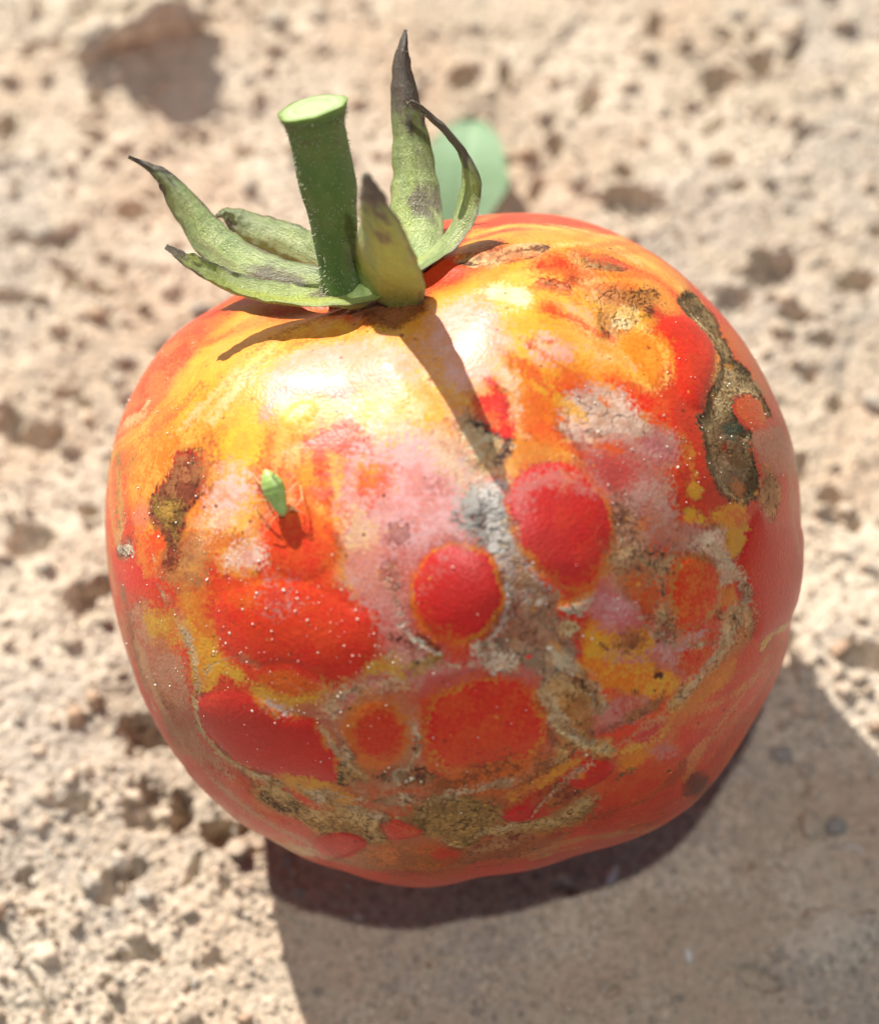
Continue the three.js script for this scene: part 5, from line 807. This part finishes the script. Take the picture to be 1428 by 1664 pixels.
sepal([[640, 462, 312, 56, .05], [590, 480, 326, 74, .08], [530, 487, 328, 80, .12], [465, 488, 318, 74, .2], [408, 481, 314, 62, .25], [362, 463, 322, 52, .25], [328, 443, 334, 44, .25], [300, 425, 350, 36, .2], [284, 411, 352, 26, .1], [270, 400, 355, 14, 0]], v3(-.14, -.52, .82), { seed: 4.1, dry: 0.76, y: .8, a: [.42, .54, .09], tip: [0.1, .07, .045], spots: [[.2, -.5, .06]] });
sepal([[550, 440, 275, 44, .1], [500, 408, 235, 60, .15], [455, 388, 205, 58, .15], [415, 372, 190, 48, .15], [385, 358, 185, 38, .1], [368, 348, 185, 22, .1], [355, 350, 186, 8, 0], [338, 362, 188, 4, 0]], v3(.25, .95, .1), { seed: 7.7, dry: 0.9, y: .35, spots: [[.62, -.9, .07]] });
sepal([[616, 488, 322, 124, .16], [620, 455, 410, 128, .2], [615, 415, 500, 104, .22], [609, 375, 565, 82, .24], [602, 340, 612, 54, .26], [598, 310, 640, 34, .25], [595, 290, 655, 18, .2], [593, 281, 658, 9, .1]], v3(.82, -.46, .3), { seed: 9.2, dry: 0.56, y: .8, b: [.6, .68, .09], tip: [.08, .05, .035], spots: [[.42, .15, .035]] });
sepal([[640, 440, 300, 84, .08], [668, 390, 250, 92, .14], [672, 340, 215, 84, .18], [670, 285, 200, 72, .2], [666, 230, 200, 60, .2], [660, 180, 208, 50, .2], [654, 135, 216, 38, .2], [652, 95, 222, 26, .15], [656, 65, 226, 12, .1], [659, 48, 228, 5, 0]], v3(1, .05, .15), { seed: 12.6, dry: 0.52, y: .35, tip: [0.2, .145, .095], spots: [[.25, .4, .06], [.5, .1, .03]] });
sepal([[620, 468, 310, 50, .05], [672, 432, 300, 66, .14], [710, 402, 292, 62, .2], [738, 364, 292, 58, .25], [754, 318, 300, 50, .25], [759, 280, 310, 34, .2], [750, 248, 318, 18, .1], [731, 222, 326, 14, .1], [708, 198, 334, 13, .1], [685, 178, 342, 12, .1], [665, 164, 348, 8, 0]], v3(.55, .3, .75), { seed: 15.1, dry: 0.55, y: .7, tip: [.24, .19, .13], twist: .3 });
{ // fleshy disc that the sepals leave from
  const N = 48, prof = [[0, 4], [34, 6], [52, 3], [60, -8], [50, -20], [0, -26]], g = new THREE.LatheGeometry(prof.map(([r, y]) => new THREE.Vector2(Math.max(r, 0.01) * PX, y * PX)), N), p = g.attributes.position, col = [];
  for (let i = 0; i < p.count; i++) { const x = p.getX(i) / PX, y = p.getY(i) / PX, z = p.getZ(i) / PX, k = 1 + 0.16 * noise(x * 0.04, z * 0.04, 0.4); p.setXYZ(i, x * k * PX, (y + 4 * noise(x * 0.07, z * 0.07, .2)) * PX, z * k * PX); const n = fbm(x * .05, z * .05, 2.2, 3); col.push(...mix3(mix3(gG, gP, sstep(-.3, .4, n)), bR, 0.8 * sstep(.25, .45, n))); }
  g.setAttribute('color', new THREE.Float32BufferAttribute(col, 3)); g.computeVertexNormals();
  const m = obj('disc', g, stemMat, calyx); m.position.copy(at(576, 456, 290)); m.quaternion.setFromUnitVectors(new THREE.Vector3(0, 1, 0), STEMDIR);
}
{ // stem stub, cut square, flared at the cut
  const N = 90, M = 48, ax = at(509, 176, 452), bs = at(553, 462, 305), dir = ax.clone().sub(bs).normalize();
  const cutN = v3(-0.22, 0.87, 0.42).normalize(), u = new THREE.Vector3().crossVectors(dir, CZ).normalize(), v = new THREE.Vector3().crossVectors(dir, u).normalize();
  const S = catmull([[553, 474, 296, 34], [553, 455, 308, 31], [550, 425, 324, 30], [545, 385, 343, 33], [540, 340, 366, 37], [534, 305, 384, 42], [526, 270, 402, 42], [520, 240, 417, 42], [513, 212, 432, 43.5], [509, 193, 442, 47], [507, 183, 447, 51.5], [507, 177, 450, 53.5]], N), L = [], C = [];
  for (let i = 0; i <= N; i++) {
    const c = at(S[i][0], S[i][1], S[i][2]), ring = [], cc = [], f = i / N;
    for (let k = 0; k < M; k++) {
      const a = k / M * 2 * Math.PI, r = S[i][3] * PX * (1 + 0.045 * noise(Math.cos(a) * 1.4 + 3, f * 5, Math.sin(a) * 1.4 + 0.3) + 0.03 * Math.cos(3 * a + 1) + 0.02 * Math.cos(7 * a + 2 * Math.sin(f * 5))) + 0.8 * PX * noise(a * 9, f * 60, .5);
      const p = c.clone().addScaledVector(u, r * Math.cos(a)).addScaledVector(v, r * Math.sin(a));
      const e = sstep(0.9, 1, f); if (e) p.addScaledVector(dir, -e * p.clone().sub(ax).dot(cutN) / dir.dot(cutN) * 0.97);
      ring.push(p); const n = fbm(Math.cos(a) * 2 + 5, f * 9, Math.sin(a) * 2 + 0.4, 4), n2 = noise(a * 12, f * 80, .5);
      let q = mix3([0.085, 0.17, 0.03], [0.13, 0.22, 0.045], sstep(-.3, .4, n)); q = mix3(q, [0.09, 0.075, 0.035], 0.6 * sstep(0.1, 0.5, n + 0.3 * n2)); q = mix3(q, [.2, .32, .05], sstep(.93, .985, f));
      cc.push(q.map((x) => x * (1 + 0.14 * n2)));
    }
    L.push(ring); C.push(cc);
  }
  const stem = obj('stem', rings(L, C, 4), stemMat, fruit);
  // cut face: pale pith ring inside a green rim
  const top = L[N], mid = top.reduce((s, p) => s.add(p), new THREE.Vector3()).multiplyScalar(1 / M), pos = [], col = [], idx = [], K2 = 14, uv = [];
  for (let j = 0; j <= K2; j++) for (let k = 0; k < M; k++) {
    const t = j / K2, a = k / M * 6.283, p = mid.clone().lerp(top[k], 0.002 + 0.985 * t).addScaledVector(cutN, PX * (3 * (1 - t) * t * 4 * (0.4 + 0.6 * noise(Math.cos(a) * 2 * t, Math.sin(a) * 2 * t, .3)) + 1.2 + (t < 0.62 && t > 0.5 ? 1.6 : 0) + 1.2 * noise(t * 20, a * 5, .5)));
    pos.push(p.x, p.y, p.z); uv.push(Math.cos(a) * t, Math.sin(a) * t); const n = noise(Math.cos(a) * 5 * t, Math.sin(a) * 5 * t, .4);
    let q = mix3([0.5, 0.58, 0.33], [0.4, 0.52, 0.24], sstep(.3, .62, t + .15 * n)); q = mix3(q, [0.66, 0.7, 0.45], 0.9 * sstep(.08, 0, Math.abs(t - .66 + .05 * n))); q = mix3(q, [.2, .32, .05], sstep(.86, .97, t)); col.push(...q);
  }
  for (let j = 0; j < K2; j++) for (let k = 0; k < M; k++) { const a = j * M + k, b = j * M + (k + 1) % M; idx.push(a, a + M, b, b, a + M, b + M); }
  const g = new THREE.BufferGeometry(); g.setAttribute('position', new THREE.Float32BufferAttribute(pos, 3)); g.setAttribute('color', new THREE.Float32BufferAttribute(col, 3)); g.setAttribute('uv', new THREE.Float32BufferAttribute(uv, 2)); g.setIndex(idx); g.computeVertexNormals();
  const cf = obj('cut_face', g, new THREE.MeshPhysicalMaterial({ vertexColors: true, roughness: 0.32, bumpMap: grainTex, bumpScale: 0.0001 }), stem); cf.userData.label = 'pale green moist cut end of the stem';
  // fine hairs on stem and calyx
  const hair = new THREE.ConeGeometry(0.5, 1, 4, 1, true).translate(0, 0.5, 0), hs = [], Y = new THREE.Vector3(0, 1, 0), add = (p, n, len, w) => { const q = new THREE.Quaternion().setFromUnitVectors(Y, n.clone().add(new THREE.Vector3(rr(-.5, .5), rr(-.5, .5), rr(-.5, .5))).normalize()); hs.push(hair.clone().applyMatrix4(new THREE.Matrix4().compose(p, q, new THREE.Vector3(w, len, w)))); };
  for (let i = 0; i < 900; i++) { const f = Math.floor(rr(4, N * 0.94)), k = Math.floor(rr(0, M)), c = at(S[f][0], S[f][1], S[f][2]), n = L[f][k].clone().sub(c).normalize(); add(L[f][k].clone(), n, rr(3, 8) * PX, rr(1, 1.8) * PX); }
  const hm = obj('stem_hairs', mergeGeometries(hs), new THREE.MeshStandardMaterial({ color: new THREE.Color().setRGB(0.4, 0.38, 0.26), roughness: 0.6 }), stem); hm.userData.kind = 'stuff';
  const hs2 = []; let nSep = 0;
  for (const s of calyx.children) if (s.name === 'sepal') {
    const P = s.geometry.attributes.position, Nn = s.geometry.attributes.normal, list = [];
    for (let i = 0; i < 190; i++) { const k = Math.floor(rr(0, P.count - 2)), p = new THREE.Vector3().fromBufferAttribute(P, k), n = new THREE.Vector3().fromBufferAttribute(Nn, k), q = new THREE.Quaternion().setFromUnitVectors(Y, n.add(new THREE.Vector3(rr(-.5, .5), rr(-.5, .5), rr(-.5, .5))).normalize()), w = rr(.6, 1.1) * PX; list.push(hair.clone().applyMatrix4(new THREE.Matrix4().compose(p, q, new THREE.Vector3(w, rr(2, 6) * PX + (rnd() < .03 ? 12 * PX : 0), w)))); }
    const m = obj('sepal_hairs', mergeGeometries(list), hm.material, s); m.userData.kind = 'stuff';
  }
}

// ---------------------------------------------------------------- aphid on the skin
{
  const head = pixDir(459, 828), hp = skinAt(head), nrm = head.clone(), feet = hp.clone();
  const g = thing('aphid', 'tiny pale green aphid standing on the tomato skin with its tail raised', 'aphid', feet);
  const A = at(459, 834, 0), toHeight = (px, py, lift) => { const d = pixDir(px, py), p = skinAt(d); const z = p.clone().sub(CAM).dot(CZ) * -1; return at(px, py, (ZC - z) / PX + lift).sub(feet); };
  const S = catmull([[461, 838, 14, 3], [459, 832, 17, 8], [456, 824, 22, 10], [452, 813, 25, 13.5], [447, 800, 31, 17], [442, 787, 37, 17], [437, 777, 42, 13], [433, 769, 46, 7.5], [430, 764, 48, 2.5]], 44), L = [], C = [], M = 24;
  const pts = S.map((s) => toHeight(s[0], s[1], s[2]));
  for (let i = 0; i < S.length; i++) {
    const t = pts[Math.min(S.length - 1, i + 1)].clone().sub(pts[Math.max(0, i - 1)]).normalize(), u = new THREE.Vector3().crossVectors(t, nrm).normalize(), v = new THREE.Vector3().crossVectors(u, t), r = [], c = [], f = i / (S.length - 1);
    for (let k = 0; k < M; k++) { const a = k / M * 6.283, seg = 1 + 0.025 * Math.cos(f * 62), q = S[i][3] * PX * seg; r.push(pts[i].clone().addScaledVector(u, q * Math.cos(a)).addScaledVector(v, q * 0.82 * Math.sin(a))); const n = noise(f * 14, Math.cos(a) * 3, Math.sin(a) * 3 + .3); c.push(mix3(mix3([.38, .52, .16], [.3, .46, .11], sstep(-.4, .4, n)), [.45, .5, .2], sstep(.16, .05, f))); }
    L.push(r); C.push(c);
  }
  const wax = new THREE.MeshPhysicalMaterial({ vertexColors: true, roughness: 0.4, transmission: 0.12, thickness: 0 }), pale = new THREE.MeshStandardMaterial({ color: new THREE.Color().setRGB(0.6, 0.46, 0.24), roughness: 0.5 }), eye = new THREE.MeshStandardMaterial({ color: new THREE.Color().setRGB(0.06, 0.02, 0.015), roughness: 0.3 });
  obj('body', rings(L, C), wax, g);
  const tube = (a, r) => new THREE.TubeGeometry(new THREE.CatmullRomCurve3(a), 20, r * PX, 6);
  for (const a of [[[458, 822, 14], [474, 826, 22], [494, 834, 1]], [[455, 816, 18], [480, 812, 30], [498, 822, 1]], [[452, 808, 22], [472, 795, 42], [487, 782, 1]], [[453, 824, 14], [440, 832, 24], [430, 852, 1]], [[449, 815, 18], [428, 812, 34], [417, 828, 1]], [[445, 805, 24], [426, 788, 44], [414, 776, 1]]])
    obj('leg', tube(a.map((q) => toHeight(...q)), 0.7), pale, g);
  for (const a of [[[462, 834, 12], [476, 826, 22], [490, 812, 20], [488, 788, 8]], [[458, 836, 12], [446, 842, 22], [434, 862, 12]]]) obj('antenna', tube(a.map((q) => toHeight(...q)), 0.7), pale, g);
  for (const a of [[[441, 776, 48], [446, 768, 58]], [[430, 780, 42], [422, 773, 48]]]) obj('cornicle', tube(a.map((q) => toHeight(...q)), 1.6), pale, g);
  for (const a of [[464, 828, 16], [453, 831, 15]]) { const e = obj('eye', new THREE.SphereGeometry(1.7 * PX, 10, 8), eye, g); e.position.copy(toHeight(...a)); }
}
// ---------------------------------------------------------------- small green leaf on the soil behind the fruit
{
  const base = onGround(745, 385), p0 = base.clone(); p0.y = groundH(base.x, base.z);
  const g = thing('leaf', 'small rounded pale green leaf on the soil behind the tomato', 'leaf', p0);
  const n = 40, m = 40, top = [], L = [];
  // blade outline in the blade's own plane: a broad oval, notched at the tip
  const len = 205 * PX * 1.1, wid = 150 * PX * 1.1, pos = [], uv = [], idx = [], col = [];
  for (const s of [1, -1]) for (let i = 0; i <= n; i++) for (let k = 0; k <= m; k++) {
    const t = i / n, x = (k / m * 2 - 1), hw = (1 + 0.06 * noise(t * 5, x > 0 ? 3 : 8, .4)) * 0.5 * wid * Math.pow(Math.sin(Math.PI * Math.min(1, Math.pow(t, 0.85))), 0.55) + 1e-5, th = 5 * PX * (1 - 0.9 * x * x) * Math.sin(Math.PI * clamp(t, .02, .98));
    pos.push(x * hw, s * th * 0.5 + 0.0004 * Math.abs(x) * Math.abs(x) + 0.0016 * Math.sin(t * 2.4) - 0.00012 * Math.exp(-x * x * 60), -t * len); uv.push(k / m, t);
    const v = 0.5 + 0.5 * noise(t * 14, x * 9, .4), vein = Math.exp(-x * x * 300) + 0.5 * Math.exp(-Math.pow(((t * 7 - Math.abs(x) * 1.6) % 1 + 1) % 1 - .5, 2) * 160); col.push(...mix3(mix3([.24, .42, .21], [.28, .46, .25], v), [.38, .52, .32], .5 * Math.min(1, vein)));
  }
  const h = (n + 1) * (m + 1); for (const s of [0, 1]) for (let i = 0; i < n; i++) for (let k = 0; k < m; k++) { const a = s * h + i * (m + 1) + k; s ? idx.push(a, a + m + 1, a + 1, a + 1, a + m + 1, a + m + 2) : idx.push(a, a + 1, a + m + 1, a + 1, a + m + 2, a + m + 1); }
  const bg = new THREE.BufferGeometry(); bg.setAttribute('position', new THREE.Float32BufferAttribute(pos, 3)); bg.setAttribute('uv', new THREE.Float32BufferAttribute(uv, 2)); bg.setAttribute('color', new THREE.Float32BufferAttribute(col, 3)); bg.setIndex(idx); bg.computeVertexNormals();
  const blade = obj('blade', bg, new THREE.MeshPhysicalMaterial({ vertexColors: true, roughness: 0.42, transmission: 0.2, thickness: 0, bumpMap: grainTex, bumpScale: 0.00008 }), g);
  blade.rotation.set(0.12, -0.12, 0.06); blade.position.set(0, 0.0012, 0);
  obj('stalk', new THREE.TubeGeometry(new THREE.CatmullRomCurve3([new THREE.Vector3(0, 0.0014, 0.0002), new THREE.Vector3(-0.001, 0.0016, 0.004), new THREE.Vector3(-0.003, 0.0004, 0.008)]), 16, 0.0005, 8), new THREE.MeshStandardMaterial({ color: new THREE.Color().setRGB(.25, .36, .16), roughness: .5 }), g);
}
// ---------------------------------------------------------------- clods, pebbles and bits lying on the soil
function rockAt(name, label, cat, px, py, w, h, d, o = {}) {
  const p = onGround(px, py); p.y = groundH(p.x, p.z);
  const k = PX * 1.12, g = lump(o.rough ?? 0.35, o.detail ?? 5, w * k, h * k, d * k, o.seed ?? px);
  g.translate(0, h * k * (o.sit ?? 0.32), 0);
  const m = obj(numbered(name), g, o.mat ?? soilMat); m.position.copy(p); m.rotation.y = o.turn ?? 0; m.userData = { label, category: cat }; if (o.group) m.userData.group = o.group; return m;
}
const greyStone = new THREE.MeshStandardMaterial({ color: new THREE.Color().setRGB(0.3, 0.28, 0.25), roughness: 0.85, bumpMap: grainTex, bumpScale: 0.0001 });
rockAt('soil_clod', 'rounded upstanding clod of pale soil throwing a broad shadow', 'soil clod', 228, 66, 190, 130, 80, { turn: 0.3, sit: 0.3, rough: 0.75, seed: 3.3 });
rockAt('soil_clod', 'low crumbly clod of soil in the shadow of the tomato', 'soil clod', 1345, 1530, 135, 30, 95, { turn: 0.3, sit: 0.1, rough: 0.6 });
rockAt('pebble', 'round grey pebble beside a tan one in the shadow', 'pebble', 1358, 1345, 32, 26, 30, { mat: greyStone, sit: .25 });
rockAt('pebble', 'light tan pebble beside a grey one in the shadow', 'pebble', 1316, 1342, 34, 28, 44, { sit: .25 });
rockAt('pebble', 'dark grey flat pebble close to the right side of the tomato', 'pebble', 1268, 1228, 34, 18, 24, { mat: greyStone, sit: .25 });
const husk = new THREE.MeshStandardMaterial({ color: new THREE.Color().setRGB(0.7, 0.68, 0.64), roughness: 0.6 });
rockAt('husk_fragment', 'white sliver of husk on shaded soil well clear of the tomato', 'husk', 1117, 1554, 11, 9, 24, { mat: husk, rough: .2, detail: 3, turn: .15, sit: .5 });
rockAt('husk_fragment', 'pale sliver of husk in the dark shadow under the tomato', 'husk', 993, 1424, 16, 10, 34, { mat: husk, rough: .2, detail: 3, turn: -.4, sit: .5 });
{ // curled pale fibre on the shaded soil
  const p = onGround(1388, 1384); p.y = groundH(p.x, p.z) + 0.0002; const a = [[-18, 0, -4], [-4, 3, -8], [8, 5, -2], [12, 3, 8]].map(([x, y, z]) => new THREE.Vector3(x, y, z).multiplyScalar(PX));
  const f = obj('fibre', new THREE.TubeGeometry(new THREE.CatmullRomCurve3(a), 20, 2.2 * PX, 8), husk); f.position.copy(p); f.userData = { label: 'short curled pale fibre on the shaded soil', category: 'fibre' };
}
// glassy quartz grains that glint in the sun
{
  const q = new THREE.MeshPhysicalMaterial({ color: new THREE.Color().setRGB(0.6, 0.58, 0.54), roughness: 0.12, clearcoat: 1, clearcoatRoughness: 0.05 }), list = [];
  for (let i = 0; i < 260; i++) { const p = onGround(rr(-20, 1450), rr(-20, 1690)), s = rr(0.1, 0.24) * 0.001; list.push(new THREE.IcosahedronGeometry(0.5, 0).applyMatrix4(new THREE.Matrix4().compose(new THREE.Vector3(p.x, groundH(p.x, p.z) + s * 0.4, p.z), new THREE.Quaternion().setFromEuler(new THREE.Euler(rr(0, 6), rr(0, 6), rr(0, 6))), new THREE.Vector3(s, s, s * 1.3)))); }
  const m = obj('quartz_grains', mergeGeometries(list), q); m.userData = { kind: 'stuff', label: 'scattered glinting quartz grains among the soil', category: 'sand' };
}
// ---------------------------------------------------------------- the camera's pop-up flash
{
  const g = thing('camera_flash', 'small black pop-up flash held above the tomato', 'flash', FLASH_AT), aim = CENTRE.clone();
  g.lookAt(g.position.clone().multiplyScalar(2).sub(aim));          // local -z looks at the fruit
  const body = obj('housing', new RoundedBoxGeometry(0.034, 0.018, 0.016, 4, 0.003), new THREE.MeshStandardMaterial({ color: new THREE.Color().setRGB(0.02, 0.02, 0.02), roughness: 0.5 }), g); body.position.z = 0.0135;
  const lens = obj('tube_window', new RoundedBoxGeometry(0.012, 0.006, 0.002, 3, 0.0008), new THREE.MeshStandardMaterial({ color: 0xffffff, emissive: 0xffffff, emissiveIntensity: 0.6, roughness: 0.3 }), g); lens.position.z = 0.005;
  const s = new THREE.SpotLight(new THREE.Color().setRGB(1, 0.97, 0.93), FLASH_POWER, 0, 0.6, 0.4, 2); s.castShadow = true; s.shadow.radius = 0.17; s.shadow.camera.near = 0.01; s.shadow.mapSize.set(2048, 2048);
  s.position.copy(FLASH_AT); s.target.position.copy(aim); scene.add(s, s.target);
}
const renderer = new THREE.WebGLRenderer({ antialias: true });
renderer.setSize(878, 1024); renderer.toneMapping = THREE.LinearToneMapping; renderer.toneMappingExposure = EXPOSURE;
renderer.shadowMap.enabled = true; renderer.shadowMap.type = THREE.PCFSoftShadowMap;
renderer.render(scene, camera);
